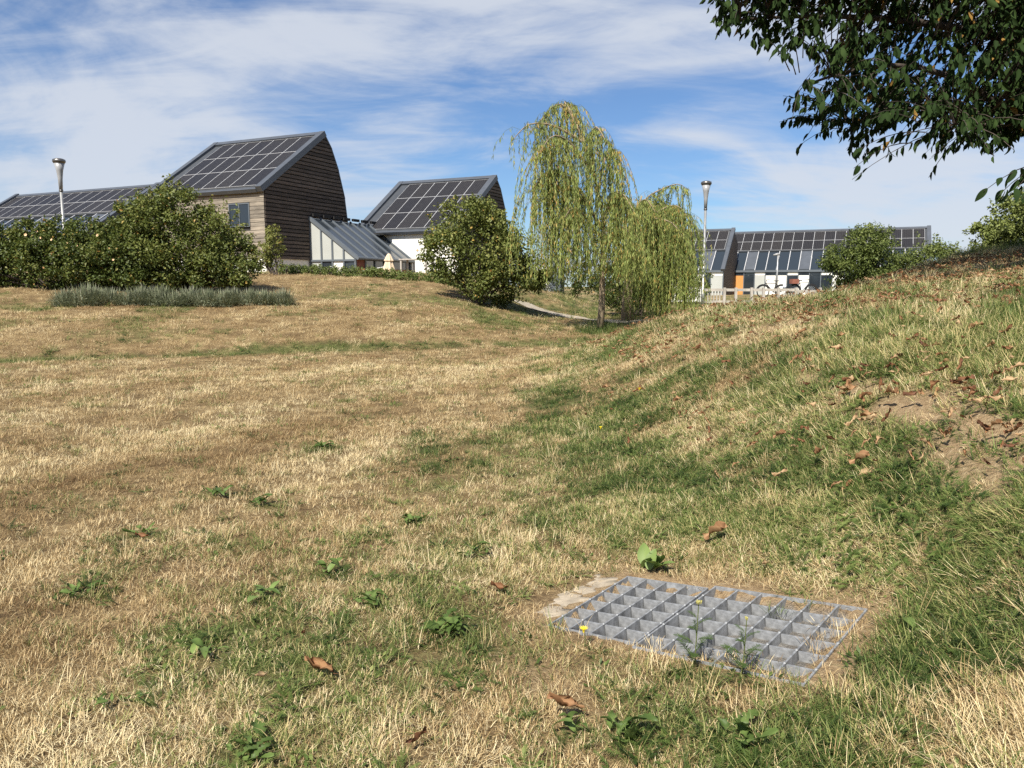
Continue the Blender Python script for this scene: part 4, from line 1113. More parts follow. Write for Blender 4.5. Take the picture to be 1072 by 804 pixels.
# yarrow in front of the grate
fern_m = clump('feather_leaf', M_weed, 1, 0.0, (0.095, 0.1), 0.003, (50, 55), (0.15, 0.2), 0.5, feather=18).data
def yarrow(px, py, h, label, nf=9):
    q = hit(px, py); g = float(H(q[0], q[1], False))
    root = tag(empty('yarrow_plant', (q[0], q[1], g)), label, 'plant', 'yarrow plants')
    MB().tube([(0, 0, 0), (0.004, 0, h * 0.5), (0.008, 0.004, h)], [0.0022, 0.0018, 0.0014], 5).build('stem', M_stem, root)
    for k in range(9):
        obj('leaf', fern_m, root, (0.006 * k / 9, 0, h * (0.06 + 0.085 * k)), (0, 0, 2.4 * k), 1.0 - 0.07 * k)
    hd = MB()
    for k in range(nf):
        a = 2.4 * k; r = 0.003 * math.sqrt(k)
        hd.tube([(0.008 + r * math.cos(a), 0.004 + r * math.sin(a), h - 0.004), (0.008 + r * math.cos(a) * 1.2, 0.004 + r * math.sin(a) * 1.2, h + 0.005)], [0.001, 0.0028], 5)
    hd.build('flower_head', M_cream, root)
yarrow(727, 696, 0.20, 'yarrow with pale flower head in front of the drain grate')
yarrow(777, 705, 0.17, 'thin yarrow stem in front of the right grate panel', 3)
def flower(px, py, h, label):
    q = hit(px, py); g = float(H(q[0], q[1], False))
    root = tag(empty('yellow_flower', (q[0], q[1], g), rng.uniform(0, 6)), label, 'flower', 'yellow flowers')
    MB().tube([(0, 0, 0), (0.006, 0, h * 0.6), (0.0, 0.004, h)], [0.0016, 0.0014, 0.0012], 5).build('stem', M_stem, root)
    m = MB(); n = 12
    for k in range(n):
        a = 2 * math.pi * k / n; b = len(m.v); r = 0.017
        c, s_ = math.cos(a), math.sin(a)
        m.v += [(0.002 * c, 0.004 + 0.002 * s_, h), (r * 0.6 * math.cos(a - 0.2), 0.004 + r * 0.6 * math.sin(a - 0.2), h + 0.006), (r * c, 0.004 + r * s_, h + 0.010), (r * 0.6 * math.cos(a + 0.2), 0.004 + r * 0.6 * math.sin(a + 0.2), h + 0.006)]
        m.f.append([b, b + 1, b + 2, b + 3])
    m.build('petals', M_yellow, root)
    MB().tube([(0, 0.004, h - 0.008), (0, 0.004, h + 0.006)], [0.003, 0.006], 8).build('disc', M_yellow, root)
flower(612, 678, 0.06, 'yellow flower at the near left corner of the drain grate')
flower(628, 462, 0.10, 'yellow flower on the green slope, nearer of two')
flower(669, 422, 0.12, 'yellow flower higher on the green slope')
M_straw2 = simple('dry_stalk', (0.50, 0.38, 0.18), 0.7, 0.2, 40)
# dry seed stalks right of the grate
q = hit(948, 648)
sr = tag(empty('seed_stalks', (q[0], q[1], float(H(q[0], q[1], False)))), 'pale dry upright grass stalks right of the drain grate', 'grass stalks')
for k in range(6):
    a = rng.uniform(0, 6.28); r = rng.uniform(0.0, 0.05); h = rng.uniform(0.06, 0.17)
    MB().tube([(r * math.cos(a), r * math.sin(a), 0), (r * math.cos(a) * 2.0, r * math.sin(a) * 2.0, h)], [0.0012, 0.0008], 4).build('stalk', M_straw2, sr)

# ------------------------------------------------------------------ trees and shrubs
def leaves_mesh(name, C, D, Nn, L, W, tone, mat, fold=0.25):
    """many leaves: centres C, directions D, normals Nn -> folded rhombs (2 triangles pairs)"""
    n = len(C)
    D = D / np.linalg.norm(D, axis=1)[:, None]
    S = np.cross(D, Nn); S /= np.linalg.norm(S, axis=1)[:, None] + 1e-9
    U = np.cross(S, D)
    L = np.broadcast_to(np.asarray(L, float), (n,))[:, None]; W = np.broadcast_to(np.asarray(W, float), (n,))[:, None]
    a = C; b = C + D * L * 0.45 + S * W / 2 + U * W * fold; c = C + D * L - U * L * 0.12; d = C + D * L * 0.45 - S * W / 2 + U * W * fold
    V = np.stack([a, b, c, d], 1).reshape(-1, 3)
    k = np.arange(n)[:, None] * 4
    Fq = np.concatenate([k + np.array([[0, 1, 2]]), k + np.array([[0, 2, 3]])], 1).reshape(-1, 3)
    return mesh_from(name, V, Fq, mat, {'tone': np.repeat(np.clip(tone, 0, 1), 4)})
def rand_dir(n):
    v = rng.normal(size=(n, 3)); return v / np.linalg.norm(v, axis=1)[:, None]
BN = 1.5
def bush(name, label, cat, x, y, blobs, n, mat, leaf=(0.07, 0.04), base=None, group=None, stems=5, sub=16, tone0=0.45, stem_mat=None, zlow=None):
    """blobs: (dx, dy, z centre above base, rx, ry, rz). Each blob breaks into clumps of leaves"""
    g = float(H(x, y, False)) if base is None else base
    root = tag(empty(name, (x, y, g)), label, cat, group)
    vol = np.array([b[3] * b[4] * b[5] for b in blobs]) ** 0.67; vol /= vol.sum()
    Cs, Ns, Ts = [], [], []
    for b, w in zip(blobs, vol):
        c = np.array(b[:3]); r = np.array(b[3:6])
        ns = max(6, int(sub * w * len(blobs)))
        d = rand_dir(ns)
        sc_ = c + d * r * rng.uniform(0.62, 0.98, ns)[:, None]
        sr_ = rng.uniform(0.18, 0.36, ns) * r.mean()
        nn = int(n * w * BN)
        k = rng.integers(0, ns, int(nn * 0.8))
        dd = rand_dir(len(k))
        p1 = sc_[k] + dd * (sr_[k] * rng.uniform(0.35, 1.1, len(k)))[:, None] * np.array([1.1, 1.1, 0.8])
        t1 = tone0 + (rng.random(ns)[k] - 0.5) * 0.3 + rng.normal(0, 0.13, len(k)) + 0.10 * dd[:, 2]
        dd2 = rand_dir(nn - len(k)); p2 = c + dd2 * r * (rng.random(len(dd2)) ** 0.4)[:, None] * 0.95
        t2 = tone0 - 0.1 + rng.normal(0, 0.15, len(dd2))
        Cs += [p1, p2]; Ns += [dd, dd2]; Ts += [t1, t2]
    # shoots that break the outline
    for b in blobs:
        c = np.array(b[:3]); r = np.array(b[3:6])
        for q in range(14):
            d = rand_dir(1)[0]; d[2] = abs(d[2]) * 1.2; d /= np.linalg.norm(d)
            p0 = c + d * r * 0.92; ln = rng.uniform(0.10, 0.32) * r.mean()
            m = int(10 + ln * 30); tt = rng.random(m)
            Cs.append(p0 + (d * 0.6 + np.array([0, 0, 0.6]))[None] * (tt * ln)[:, None] + rng.normal(0, 0.025, (m, 3)))
            Ns.append(rand_dir(m)); Ts.append(tone0 + 0.1 + rng.normal(0, 0.12, m))
    C = np.concatenate(Cs); Nr = np.concatenate(Ns); T = np.concatenate(Ts)
    lo = 0.03 if zlow is None else zlow
    gz_ = H(x + C[:, 0], y + C[:, 1], False) - g
    keep = C[:, 2] > gz_ + lo
    C, Nr, T = C[keep], Nr[keep], T[keep]
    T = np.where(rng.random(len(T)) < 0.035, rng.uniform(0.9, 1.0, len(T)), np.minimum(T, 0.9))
    D = rand_dir(len(C)) + Nr * 0.5 + np.array([0, 0, -0.25])
    Nn = Nr + rand_dir(len(C)) * 0.8 + np.array([0, 0, 0.5])
    s = rng.uniform(0.7, 1.3, len(C))
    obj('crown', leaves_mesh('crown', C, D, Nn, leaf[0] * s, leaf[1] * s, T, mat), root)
    st = MB()
    for k in range(stems):
        b = blobs[rng.integers(0, len(blobs))]
        a = rng.uniform(0, 6.28); e = np.array(b[:3]) + rand_dir(1)[0] * np.array(b[3:6]) * 0.5
        p0 = np.array([0.12 * math.cos(a), 0.12 * math.sin(a), -0.05]); pm = (p0 + e) / 2 + np.array([0, 0, 0.15])
        st.tube([p0, pm, e], [0.035, 0.025, 0.008], 6)
    st.build('trunk', stem_mat or M_bark, root)
    return root
SG = 'shrubs and bushes'
# big bush in front of the tall house
p = at(190, 300, 21.0)
bush('hazel_bush', 'tall loose bush in front of the timber house', 'bush', p[0], p[1],
     [(-0.2, 0, 0.9, 1.8, 1.2, 1.0), (1.2, -0.2, 0.5, 0.9, 0.8, 0.55), (-0.2, 0, 1.3, 1.5, 1.2, 1.2), (-0.9, 0, 1.75, 0.75, 0.8, 0.85), (0.1, 0, 2.05, 0.8, 0.8, 0.85), (0.95, 0.1, 1.45, 0.85, 0.8, 0.95), (1.5, 0, 0.9, 0.6, 0.7, 0.7), (-1.6, 0.1, 0.95, 0.8, 0.8, 0.85)],
     17000, M_shrub, (0.085, 0.05), group=SG, stems=14, tone0=0.55)
# shrub at the house corner with yellowing leaves
p = at(288, 300, 27.0)
bush('corner_shrub', 'thin yellowing shrub at the corner below the timber gable', 'bush', p[0], p[1],
     [(0, 0, 0.9, 0.35, 0.35, 0.8), (-0.5, 0.1, 0.6, 0.4, 0.4, 0.5)], 1300, M_shrub, (0.08, 0.05), group=SG, stems=5, tone0=0.8)
# centre shrub before the white house
p = at(500, 308, 22.5)
bush('round_shrub', 'large round shrub with orange tinged leaves before the white house', 'bush', p[0], p[1],
     [(0.5, 0, 0.7, 1.2, 1.0, 0.8), (-0.1, 0, 1.75, 1.45, 1.2, 1.2), (-0.35, 0, 2.35, 0.85, 0.8, 0.65), (0.8, 0.2, 1.35, 1.0, 1.0, 1.1), (-1.0, 0, 1.5, 0.75, 0.7, 0.75), (1.3, 0.3, 0.8, 0.75, 0.8, 0.8), (0.4, 0.1, 2.2, 0.5, 0.6, 0.6)],
     15000, M_shrub, (0.085, 0.055), group=SG, stems=12, tone0=0.58)
# right bushes
p = at(903, 300, 22.0)
bush('dense_bush', 'dense rounded bush hiding part of the long solar roof', 'bush', p[0], p[1],
     [(0, 0, 0.95, 0.95, 0.9, 0.95), (-0.1, 0, 1.4, 0.65, 0.7, 0.55), (0.55, 0.1, 1.1, 0.65, 0.7, 0.75), (-0.55, 0, 0.8, 0.6, 0.6, 0.7)], 11000, M_bush, (0.065, 0.04), group=SG, stems=6, tone0=0.5, base=at(903, 304, 22.0)[2] - 0.15)
p = at(972, 300, 22.5)
bush('light_bush', 'lighter green bush right of the dense rounded bush', 'bush', p[0], p[1],
     [(0, 0, 1.0, 1.0, 0.9, 0.95), (-0.65, 0, 0.75, 0.7, 0.7, 0.8), (0.85, 0, 0.9, 0.75, 0.7, 0.85)], 11000, M_bush, (0.07, 0.042), group=SG, stems=6, tone0=0.68, base=at(972, 303, 22.5)[2] - 0.45)
p = at(1062, 260, 17.5)
bush('edge_shrub', 'pale leaved shrub on top of the mound at the right edge', 'bush', p[0], p[1],
     [(0.2, 0, 1.0, 0.85, 0.8, 0.75), (-0.55, 0, 0.75, 0.5, 0.5, 0.4), (0.9, 0.2, 1.2, 0.8, 0.8, 0.8), (-0.2, 0, 0.5, 0.6, 0.6, 0.45)], 8000, M_bush, (0.075, 0.045), group=SG, stems=7, tone0=0.9, base=at(1062, 268, 17.5)[2] - 0.3)
# dark evergreen behind the willows
p = at(668, 330, 26.0)
bush('dark_tree', 'dark dense tree behind the right willow', 'tree', p[0], p[1],
     [(-0.2, 0, 0.7, 1.3, 0.9, 0.8), (0.1, 0, 1.9, 1.1, 0.9, 1.5), (0.6, 0, 2.9, 0.85, 0.8, 1.1), (-0.6, 0, 1.1, 0.7, 0.7, 0.9), (1.2, 0, 1.6, 0.6, 0.6, 1.1)], 9000, M_hedge, (0.075, 0.045), group=SG, stems=7, tone0=0.3, base=0.25)
q0 = at(640, 300, 40.0)
bush('garden_hedge', 'dark green hedge seen under the willow curtain', 'hedge', q0[0], q0[1],
     [(-3.2 + 0.95 * k, 0.4 * (k % 2), 0.9 + 0.25 * (k % 3), 0.8, 0.7, 0.95 + 0.12 * (k % 2)) for k in range(9)], 9000, M_hedge, (0.10, 0.06), group=SG, stems=6, tone0=0.35)
# flowering hedge on the left
def hedge():
    y0 = 20.3
    root = None
    xs = np.linspace(-16.0, -10.0, 9)
    blobs = []
    for k, x in enumerate(xs):
        blobs.append((x + 12.0, rng.uniform(-0.1, 0.1), 0.62, 0.68, 0.8, 0.85 + rng.uniform(-0.08, 0.08)))
        blobs.append((x + 12.0 + 0.3, 0.2, 1.2, 0.55, 0.6, 0.62 + rng.uniform(-0.06, 0.08)))
    r = bush('rose_hedge', 'dark green rose hedge dotted with pale blooms at the left edge', 'hedge', -12.0, y0, blobs, 34000, M_hedge, (0.075, 0.05), group=SG, stems=10, tone0=0.5, sub=30)
    rm = MB(); 
    for k in range(6):
        a = k * math.pi / 3
        b = len(rm.v)
        rm.v += [(0, 0, 0), (0.035 * math.cos(a - 0.5), 0.035 * math.sin(a - 0.5), 0.012), (0.045 * math.cos(a), 0.045 * math.sin(a), 0.016), (0.035 * math.cos(a + 0.5), 0.035 * math.sin(a + 0.5), 0.012)]
        rm.f.append([b, b + 1, b + 2, b + 3])
    rmesh = rm.mesh('bloom', M_rose)
    for k in range(30):
        b = blobs[rng.integers(0, len(blobs))]; d = rand_dir(1)[0]; d[1] = -abs(d[1]); d[2] = abs(d[2])
        q = np.array(b[:3]) + d * np.array(b[3:6]) * 1.04
        if k > 45 and q[0] > 0.5: continue
        obj('bloom', rmesh, r, tuple(q), (math.pi / 2 * abs(d[1]), rng.normal(0, 0.3), rng.normal(0, 0.4)), rng.uniform(0.5, 0.95))
hedge()
p = at(112, 300, 20.6)
bush('mixed_bush', 'leafy green bush between rose hedge and tall loose bush', 'bush', p[0], p[1],
     [(0, 0, 0.8, 0.9, 0.8, 0.8), (0.8, 0, 0.75, 0.8, 0.8, 0.75), (1.7, 0, 0.6, 0.8, 0.7, 0.6), (2.6, 0.1, 0.5, 0.7, 0.7, 0.5), (3.4, 0.2, 0.4, 0.6, 0.6, 0.4)], 13000, M_shrub, (0.07, 0.045), group=SG, stems=10, tone0=0.45)
# low evergreen strip along the terrace edge
A = hit(292, 294); 
blobs = []
E0 = at(300, 291, 28.5); E1 = at(480, 296, 25.5)
for k in range(15):
    t = k / 14; q = E0 * (1 - t) + E1 * t
    blobs.append((q[0] - E0[0], q[1] - E0[1], float(H(q[0], q[1], False)) - float(H(E0[0], E0[1], False)) + 0.08, 0.35, 0.4, 0.20 + rng.uniform(-0.03, 0.05)))
bush('low_hedge', 'low green ground-hugging hedge along the terrace edge', 'hedge', E0[0], E0[1], blobs, 9000, M_bush, (0.06, 0.035), group=SG, stems=8, tone0=0.6, zlow=0.0)

# lavender mounds in a row
def lavender(n=760):
    v, f, t = [], [], []
    for k in range(n):
        a = rng.uniform(0, 6.28); e = abs(rng.normal(0, 0.8)); e = min(e, 1.5); ln = rng.uniform(0.22, 0.60) * (1 - 0.15 * e)
        d = np.array([math.cos(a) * math.sin(e), math.sin(a) * math.sin(e), math.cos(e)]); s = np.array([-math.sin(a), math.cos(a), 0])
        o_ = np.array([math.cos(a), math.sin(a), 0]) * rng.uniform(0, 0.22)
        b = len(v); w = 0.0042; to = rng.uniform(0.1, 0.85)
        v += [tuple(o_ - s * w), tuple(o_ + s * w), tuple(o_ + d * ln * 0.75 + s * w * 1.3), tuple(o_ + d * ln * 0.75 - s * w * 1.3), tuple(o_ + d * ln)]
        f += [[b, b + 1, b + 2, b + 3], [b + 3, b + 2, b + 4]]; t += [to, to, to, to, min(1, to + 0.3)]
        for q in range(5):
            tt = rng.uniform(0.2, 0.7); c = o_ + d * ln * tt; dd = rand_dir(1)[0] * 0.05; dd[2] = abs(dd[2])
            b = len(v); v += [tuple(c), tuple(c + dd + s * 0.008), tuple(c + dd * 1.3)]; f.append([b, b + 1, b + 2]); t += [to] * 3
    return mesh_from('stems', v, f, M_lav, {'tone': t})
lav = [lavender() for k in range(3)]
lavb = MB().tube([(0, 0, -0.05), (0, 0, 0.1)], [0.05, 0.03], 6).mesh('woody_base', M_bark)
for k in range(15):
    t = k / 14
    q = at(72 + 222 * t + rng.normal(0, 2.0), 318, 17.6 + 0.9 * t + rng.normal(0, 0.12))
    names = 'lavender'
    o = empty('lavender', (q[0], q[1], float(H(q[0], q[1], False)) - 0.02), rng.uniform(0, 6))
    tag(o, ['leftmost', 'second', 'third', 'fourth', 'fifth', 'sixth', 'seventh', 'eighth', 'ninth', 'tenth', 'eleventh', 'twelfth', 'thirteenth', 'last but one', 'rightmost'][k] + ' grey-green lavender mound from the left, below the bushes', 'lavender', 'lavender row')
    s = rng.uniform(0.9, 1.12)
    obj('stems', lav[k % 3], o, (0, 0, 0), None, (s, s, s * rng.uniform(0.62, 0.9))); obj('woody_base', lavb, o)

# weeping willows
def willow(name, label, base, trunk, limbs, nstr, leaf_n, tone0, trad, zfloor):
    root = tag(empty(name, base), label, 'tree', 'weeping willows')
    tr = MB(); tr.tube(trunk, [trad * (1 - 0.90 * k / (len(trunk) - 1)) for k in range(len(trunk))], 10); tr.build('trunk', M_wbark, root, True)
    C, D, T = [], [], []
    lb = MB(); tw = MB()
    for pts, w, (l0, l1) in limbs:
        P = np.array(pts, float); t = np.linspace(0, len(P) - 1, 12)
        Q = np.stack([np.interp(t, np.arange(len(P)), P[:, k]) for k in range(3)], -1)
        for _ in range(2): Q[1:-1] = (Q[:-2] + 2 * Q[1:-1] + Q[2:]) / 4
        lb.tube(Q, np.linspace(0.035, 0.006, 12), 6)
        for k in range(int(nstr * w)):
            s = (0.25 + 0.75 * rng.random()) * 11; i = min(int(s), 10); fr = s - i
            o_ = Q[i] * (1 - fr) + Q[i + 1] * fr
            a = rng.uniform(0, 6.28); out = rng.uniform(0.05, 0.8); ln = rng.uniform(l0, l1)
            h = np.array([math.cos(a), math.sin(a), 0])
            m = 9; pp = [o_]
            for q in range(1, m):
                f_ = q / (m - 1)
                pp.append(o_ + h * out * (1 - (1 - f_) ** 2.5) + np.array([0, 0, 0.12 * math.sin(math.pi * min(1, f_ * 3)) * (f_ < 0.34) - ln * f_ ** 1.25]) + np.array([math.sin(5 * f_ + a), math.cos(4 * f_ + a), 0]) * 0.02)
            pp = np.array(pp)
            gz = zfloor + rng.uniform(0, 0.35)
            pp = pp[pp[:, 2] + base[2] > gz]
            if len(pp) < 3: continue
            tw.tube(pp, np.linspace(0.004, 0.0015, len(pp)), 3, cap=False)
            nl = int(ln * leaf_n * rng.uniform(0.6, 1.2)); u_ = rng.random(nl) * (len(pp) - 1); ii = np.minimum(u_.astype(int), len(pp) - 2); ff = (u_ - ii)[:, None]
            C.append(pp[ii] * (1 - ff) + pp[ii + 1] * ff)
            dd = rng.normal(0, 0.26, (nl, 3)); dd[:, 2] = -1.0; D.append(dd)
            T.append(tone0 - 0.08 + rng.normal(0, 0.16, nl) + rng.normal(0, 0.15) - 0.12 * (u_ / (len(pp) - 1) - 0.5))
    lb.build('branches', M_wbark, root); tw.build('twigs', M_stem, root)
    C = np.concatenate(C); D = np.concatenate(D); T = np.concatenate(T)
    T = np.where(rng.random(len(T)) < 0.04, rng.uniform(0.9, 1, len(T)), T)
    s = rng.uniform(0.7, 1.3, len(C))
    obj('crown', leaves_mesh('crown', C, D, rand_dir(len(C)) + np.array([0, 0, 0.2]), 0.105 * s, 0.0155 * s, T, M_willow, 0.1), root)
b1 = at(628, 352, 19.0); z1 = float(H(b1[0], b1[1], False)); b1 = (b1[0], b1[1], z1)
def rel(px, py, Y, b): q = at(px, py, Y); return (q[0] - b[0], q[1] - b[1], q[2] - b[2])
def wl_(pts, b, Y): return [rel(px, py, Y + dy, b) for px, py, dy in pts]
T1 = [(0, 0, -0.1), rel(630, 320, 19, b1), rel(631, 280, 19, b1), rel(632, 230, 19, b1), rel(622, 180, 19, b1), rel(604, 130, 19.0, b1)]
limbs1 = [(wl_([(620, 180, 0), (606, 135, 0), (590, 104, 0), (574, 114, -.1), (560, 135, -.2)], b1, 19), 0.9, (0.6, 3.4)),
          (wl_([(612, 150, 0), (580, 130, -.3), (552, 128, -.5), (534, 150, -.7)], b1, 19), 0.40, (0.25, 0.9)),
          (wl_([(612, 150, 0), (600, 118, .3), (588, 104, .5), (602, 112, .9)], b1, 19), 0.6, (0.6, 2.6)),
          (wl_([(622, 185, 0), (618, 145, -.3), (624, 128, -.7), (638, 155, -1.0)], b1, 19), 0.8, (1.0, 3.6)),
          (wl_([(626, 200, 0), (634, 160, .2), (642, 152, .4), (652, 185, .6)], b1, 19), 0.7, (1.0, 3.2)),
          (wl_([(630, 240, 0), (600, 185, -.2), (574, 175, -.5), (556, 200, -.8)], b1, 19), 1.1, (0.8, 3.0)),
          (wl_([(630, 240, 0), (640, 205, -.4), (652, 200, -.9), (664, 222, -1.2)], b1, 19), 0.8, (0.8, 2.8)),
          (wl_([(630, 240, 0), (606, 200, .5), (586, 190, 1.0), (570, 205, 1.4)], b1, 19), 1.0, (0.8, 3.0)),
          (wl_([(622, 185, 0), (600, 150, -.4), (578, 138, -.8), (562, 165, -1.2)], b1, 19), 0.9, (1.0, 3.8)),
          (wl_([(630, 250, 0), (612, 225, -.4), (598, 215, -.9), (588, 235, -1.3)], b1, 19), 0.9, (0.8, 2.4)),
          (wl_([(630, 260, 0), (645, 240, -.4), (655, 236, -.9), (664, 255, -1.3)], b1, 19), 0.6, (0.8, 1.9))]
willow('willow_tree', 'tall slender weeping willow with thin bare trunk left of the path', b1, T1, limbs1, 78, 40, 0.74, 0.10, z1 + 0.95)
b2 = at(657, 334, 23.0); z2 = float(H(b2[0], b2[1], False)); b2 = (b2[0], b2[1], z2)
T2 = [(0, 0, -0.1), rel(657, 315, 23, b2), rel(660, 270, 23, b2), rel(664, 230, 23, b2), rel(672, 205, 23, b2)]
limbs2 = [(wl_([(662, 240, 0), (672, 208, 0), (692, 198, -.1), (712, 190, -.2), (720, 200, -.2)], b2, 23), 0.5, (0.4, 3.4)),
          (wl_([(662, 240, 0), (690, 220, -.3), (710, 212, -.6), (726, 236, -.8)], b2, 23), 1.1, (0.8, 3.8)),
          (wl_([(662, 240, 0), (680, 218, .4), (700, 212, .8), (714, 230, 1.0)], b2, 23), 0.8, (1.0, 3.2)),
          (wl_([(662, 240, 0), (668, 215, -.5), (676, 206, -1.0), (686, 222, -1.4)], b2, 23), 0.9, (1.2, 3.6)),
          (wl_([(662, 245, 0), (654, 210, -.2), (646, 196, -.4), (638, 215, -.6)], b2, 23), 0.8, (0.8, 3.2)),
          (wl_([(664, 230, 0), (684, 228, -.5), (706, 232, -1.0), (722, 262, -1.2)], b2, 23), 1.2, (0.8, 3.2)),
          (wl_([(660, 270, 0), (684, 256, -.5), (704, 255, -1.0), (722, 280, -1.2)], b2, 23), 1.0, (0.8, 2.6))]
willow('willow_tree', 'broad weeping willow with thick dark trunk, hanging beside the lamp', b2, T2, limbs2, 112, 38, 0.68, 0.22, z2 - 0.1)

# overhanging cherry tree at the right
def cherry():
    KS = 1.25
    at_ = lambda px, py, Y: at(px, py, Y * KS)
    base = np.array([12.75, 12.75]); g = float(H(*base, False)); B = np.array([base[0], base[1], g])
    root = tag(empty('cherry_tree', tuple(B)), 'dark overhanging tree with large drooping leaves at the upper right', 'tree')
    top = np.array([12.1, 12.4, g + 2.4])
    W = lambda q: np.asarray(q) - B
    MB().tube([W([*base, g - 0.2]), W([12.65, 12.65, g + 0.4]), W([12.4, 12.5, g + 1.3]), W(top)], [0.24, 0.19, 0.17, 0.15], 12).build('trunk', M_bark, root, True)
    limbs = []
    def limb(pts, r0):
        P = np.array(pts, float); t = np.linspace(0, len(P) - 1, 14)
        Q = np.stack([np.interp(t, np.arange(len(P)), P[:, k]) for k in range(3)], -1)
        for _ in range(3): Q[1:-1] = (Q[:-2] + 2 * Q[1:-1] + Q[2:]) / 4
        limbs.append(Q)
        MB().tube([W(q) for q in Q], np.linspace(r0, 0.012, 14), 8).build('limb', M_bark, root, True)
    limb([top, at_(1110, 60, 9.6), at_(1040, 35, 9.2), at_(950, 20, 8.8), at_(860, 15, 8.5), at_(775, 20, 8.3)], 0.10)
    limb([top, at_(1110, 130, 9.4), at_(1045, 115, 9.0), at_(1000, 75, 8.6), at_(920, 60, 8.2), at_(840, 90, 8.0)], 0.09)
    limb([top, at_(1100, 140, 9.6), at_(1030, 110, 9.8), at_(960, 110, 9.8), at_(890, 130, 9.8)], 0.08)
    limb([top, at_(1120, 20, 10.2), at_(1040, -40, 10.2), at_(930, -60, 10.0), at_(800, -50, 9.6)], 0.09)
    limb([top, at_(1150, 150, 9.0), at_(1100, 150, 8.4), at_(1060, 130, 8.0), at_(1000, 130, 7.8)], 0.07)
    limb([top, top + [0.3, 0.2, 1.5], top + [-0.6, 0.8, 3.2], top + [-1.4, 1.0, 4.6]], 0.11)
    limb([top, top + [1.0, -0.4, 1.2], top + [2.2, -0.8, 2.4], top + [3.2, -0.8, 3.4]], 0.10)
    limb([top, top + [0.6, 1.0, 1.2], top + [1.0, 2.2, 2.4], top + [1.0, 3.2, 3.2]], 0.10)
    limb([top, top + [-0.4, -1.2, 1.6], top + [-0.8, -2.0, 2.6], top + [-1.6, -2.4, 3.4]], 0.09)
    limb([top, top + [-2.0, -1.5, 2.6], top + [-4.5, -3.0, 4.0], top + [-7.0, -3.6, 4.6]], 0.11)  # this and the next two limbs: unseen, added to shade the visible leaves
    limb([top, top + [-1.5, -2.5, 2.8], top + [-3.5, -4.6, 4.4], top + [-5.8, -5.6, 5.0]], 0.11)
    limb([top, top + [-2.6, -0.6, 3.0], top + [-5.2, -1.4, 4.4], top + [-7.6, -1.6, 4.4]], 0.10)
    LQ = np.concatenate(limbs)
    poly = np.array([(733, -400), (735, 8), (748, 45), (768, 40), (798, 66), (838, 52), (872, 55), (850, 82), (822, 96), (806, 138), (846, 136), (832, 166), (862, 150),
                     (894, 186), (912, 160), (935, 140), (970, 180), (992, 148), (1022, 176), (1060, 168), (1085, 150), (1400, 200), (1400, -400)], float)
    def inpoly(px, py):
        ins = np.zeros(len(px), bool); n = len(poly)
        for i in range(n):
            x1, y1 = poly[i]; x2, y2 = poly[(i + 1) % n]
            c = ((y1 > py) != (y2 > py)) & (px < (x2 - x1) * (py - y1) / (y2 - y1 + 1e-9) + x1)
            ins ^= c
        return ins
    # twig tips in the crown's volume, unseen upper ones added to shade the rest
    n = 120000
    Q = np.stack([rng.uniform(1.6, 18.0, n), rng.uniform(5.0, 16.0, n), rng.uniform(2.4, 6.9, n)], -1)
    e = ((Q[:, 0] - 11.4) / 10.0) ** 2 + ((Q[:, 1] - 12.0) / 8.0) ** 2 + ((Q[:, 2] - 4.2) / 7.5) ** 2
    qx, qy = project(Q)
    ok = (e < 1) & inpoly(qx, qy + 8)
    Q = Q[ok]; qx = qx[ok]; qy = qy[ok]
    dmin = np.array([np.min(np.linalg.norm(LQ - q, axis=1)) for q in Q])
    ok = dmin < 1.7
    Q = Q[ok]
    qx, qy = project(Q); seen = (qy > -60) & (qx < 1090)
    pick = rng.random(len(Q)) < np.where(seen, 980 / max(seen.sum(), 1), 9000 / max((~seen).sum(), 1))
    Q = Q[pick]
    lowp = [at(1030, 200, 6.6), at(1045, 205, 6.7), at(1062, 200, 6.8), at(972, 186, 10.0), at(892, 188, 10.3), at(1070, 208, 6.9)]
    Q = np.concatenate([Q, np.array(lowp)])
    tw = MB(); C, D, T = [], [], []
    big_anchor = at(1110, 170, 7.2)
    for k, q in enumerate(Q):
        a = LQ[np.argmin(np.linalg.norm(LQ - (q + np.array([0.5, 0, 0.25])), axis=1))] if k < len(Q) - 6 or k in (len(Q) - 3, len(Q) - 2) else big_anchor
        if np.linalg.norm(a - q) > 1.1 and k < len(Q) - 6: a = q + (a - q) / np.linalg.norm(a - q) * 1.1
        mid = (a + q) / 2 + np.array([0, 0, 0.16])
        tt = np.linspace(0, 1, 6)[:, None]
        P = (1 - tt) ** 2 * a + 2 * tt * (1 - tt) * mid + tt ** 2 * q
        tw.tube([W(x) for x in P], np.linspace(0.008, 0.003, 6), 3, cap=False)
        m = int(rng.integers(7, 13)) if k < len(Q) - 6 else 7
        u_ = 0.30 + 0.70 * np.sort(rng.random(m)); i = np.minimum((u_ * 5).astype(int), 4); f_ = (u_ * 5 - i)[:, None]
        c = P[i] * (1 - f_) + P[i + 1] * f_
        dv = (q - a) / (np.linalg.norm(q - a) + 1e-6)
        d = dv * 0.45 + rng.normal(0, 0.34, (m, 3)) + np.array([0, 0, -1.0])
        C.append(c); D.append(d); T.append(rng.uniform(0.15, 0.85, m))
    tw.build('twigs', M_bark, root)
    C = np.concatenate(C) - B; D = np.concatenate(D); T = np.concatenate(T)
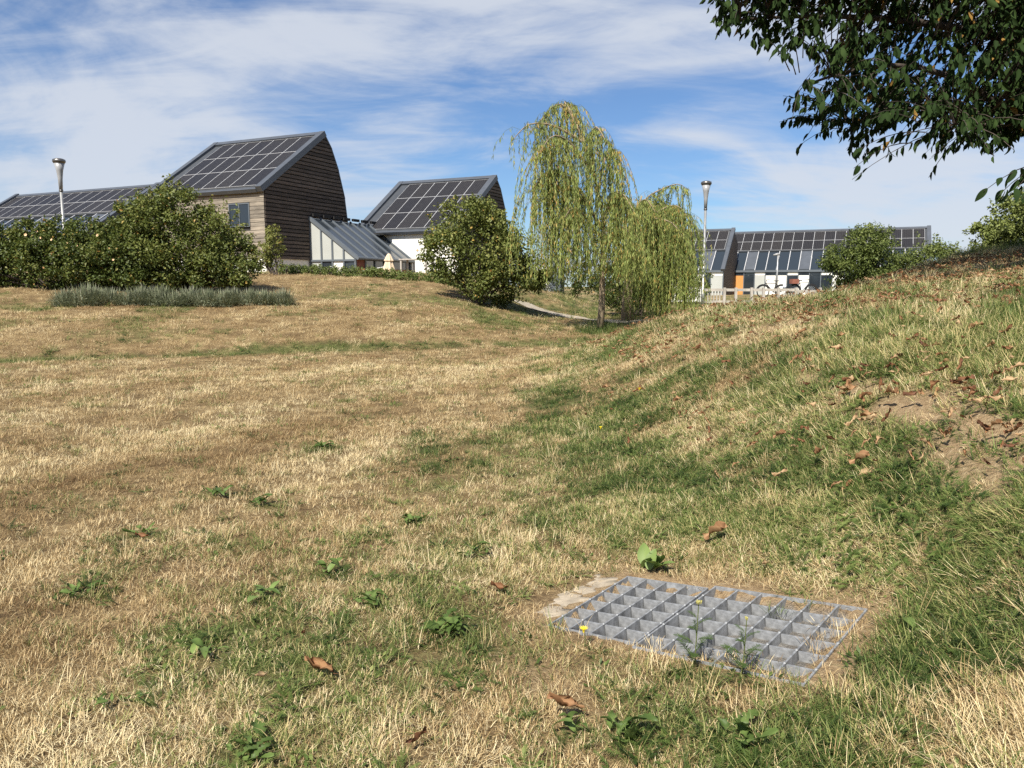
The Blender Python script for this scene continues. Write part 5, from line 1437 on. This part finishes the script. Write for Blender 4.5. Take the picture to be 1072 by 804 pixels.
    T = np.where(rng.random(len(T)) < 0.012, 1.0, T)
    # the leaves that show largest are leaves of their own
    px, py = project(C + B)
    dist = np.linalg.norm(C + B - ORG, axis=1)
    vis = (px > 725) & (px < 1075) & (py > 0) & (py < 225)
    order = np.argsort(np.where(vis, dist, 1e9))[:300]
    rest = np.ones(len(C), bool); rest[order] = False
    Lh = rng.uniform(0.10, 0.165, len(C))
    Nn = rand_dir(len(C)) + np.array([0, 0, 0.6])
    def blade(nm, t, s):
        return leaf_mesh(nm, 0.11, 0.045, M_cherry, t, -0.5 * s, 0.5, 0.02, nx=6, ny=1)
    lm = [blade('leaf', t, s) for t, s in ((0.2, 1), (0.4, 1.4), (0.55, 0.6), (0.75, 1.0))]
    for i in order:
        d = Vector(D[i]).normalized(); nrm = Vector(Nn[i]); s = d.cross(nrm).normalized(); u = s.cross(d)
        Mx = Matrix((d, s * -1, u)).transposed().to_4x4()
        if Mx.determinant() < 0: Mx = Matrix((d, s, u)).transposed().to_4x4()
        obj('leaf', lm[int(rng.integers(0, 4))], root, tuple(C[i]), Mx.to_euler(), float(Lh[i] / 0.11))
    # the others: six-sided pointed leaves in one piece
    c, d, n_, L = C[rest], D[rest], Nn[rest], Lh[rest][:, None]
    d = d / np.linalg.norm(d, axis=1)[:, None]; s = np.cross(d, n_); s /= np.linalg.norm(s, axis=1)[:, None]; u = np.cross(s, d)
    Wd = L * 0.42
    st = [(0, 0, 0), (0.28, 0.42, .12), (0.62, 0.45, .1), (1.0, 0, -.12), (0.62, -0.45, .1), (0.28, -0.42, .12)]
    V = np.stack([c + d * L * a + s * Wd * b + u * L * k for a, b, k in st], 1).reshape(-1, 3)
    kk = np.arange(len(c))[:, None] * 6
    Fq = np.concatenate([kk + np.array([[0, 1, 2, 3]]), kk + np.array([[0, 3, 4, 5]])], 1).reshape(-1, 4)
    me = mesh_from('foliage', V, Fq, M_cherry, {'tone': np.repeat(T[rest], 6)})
    o = obj('foliage', me, root); o['kind'] = 'stuff'
cherry()
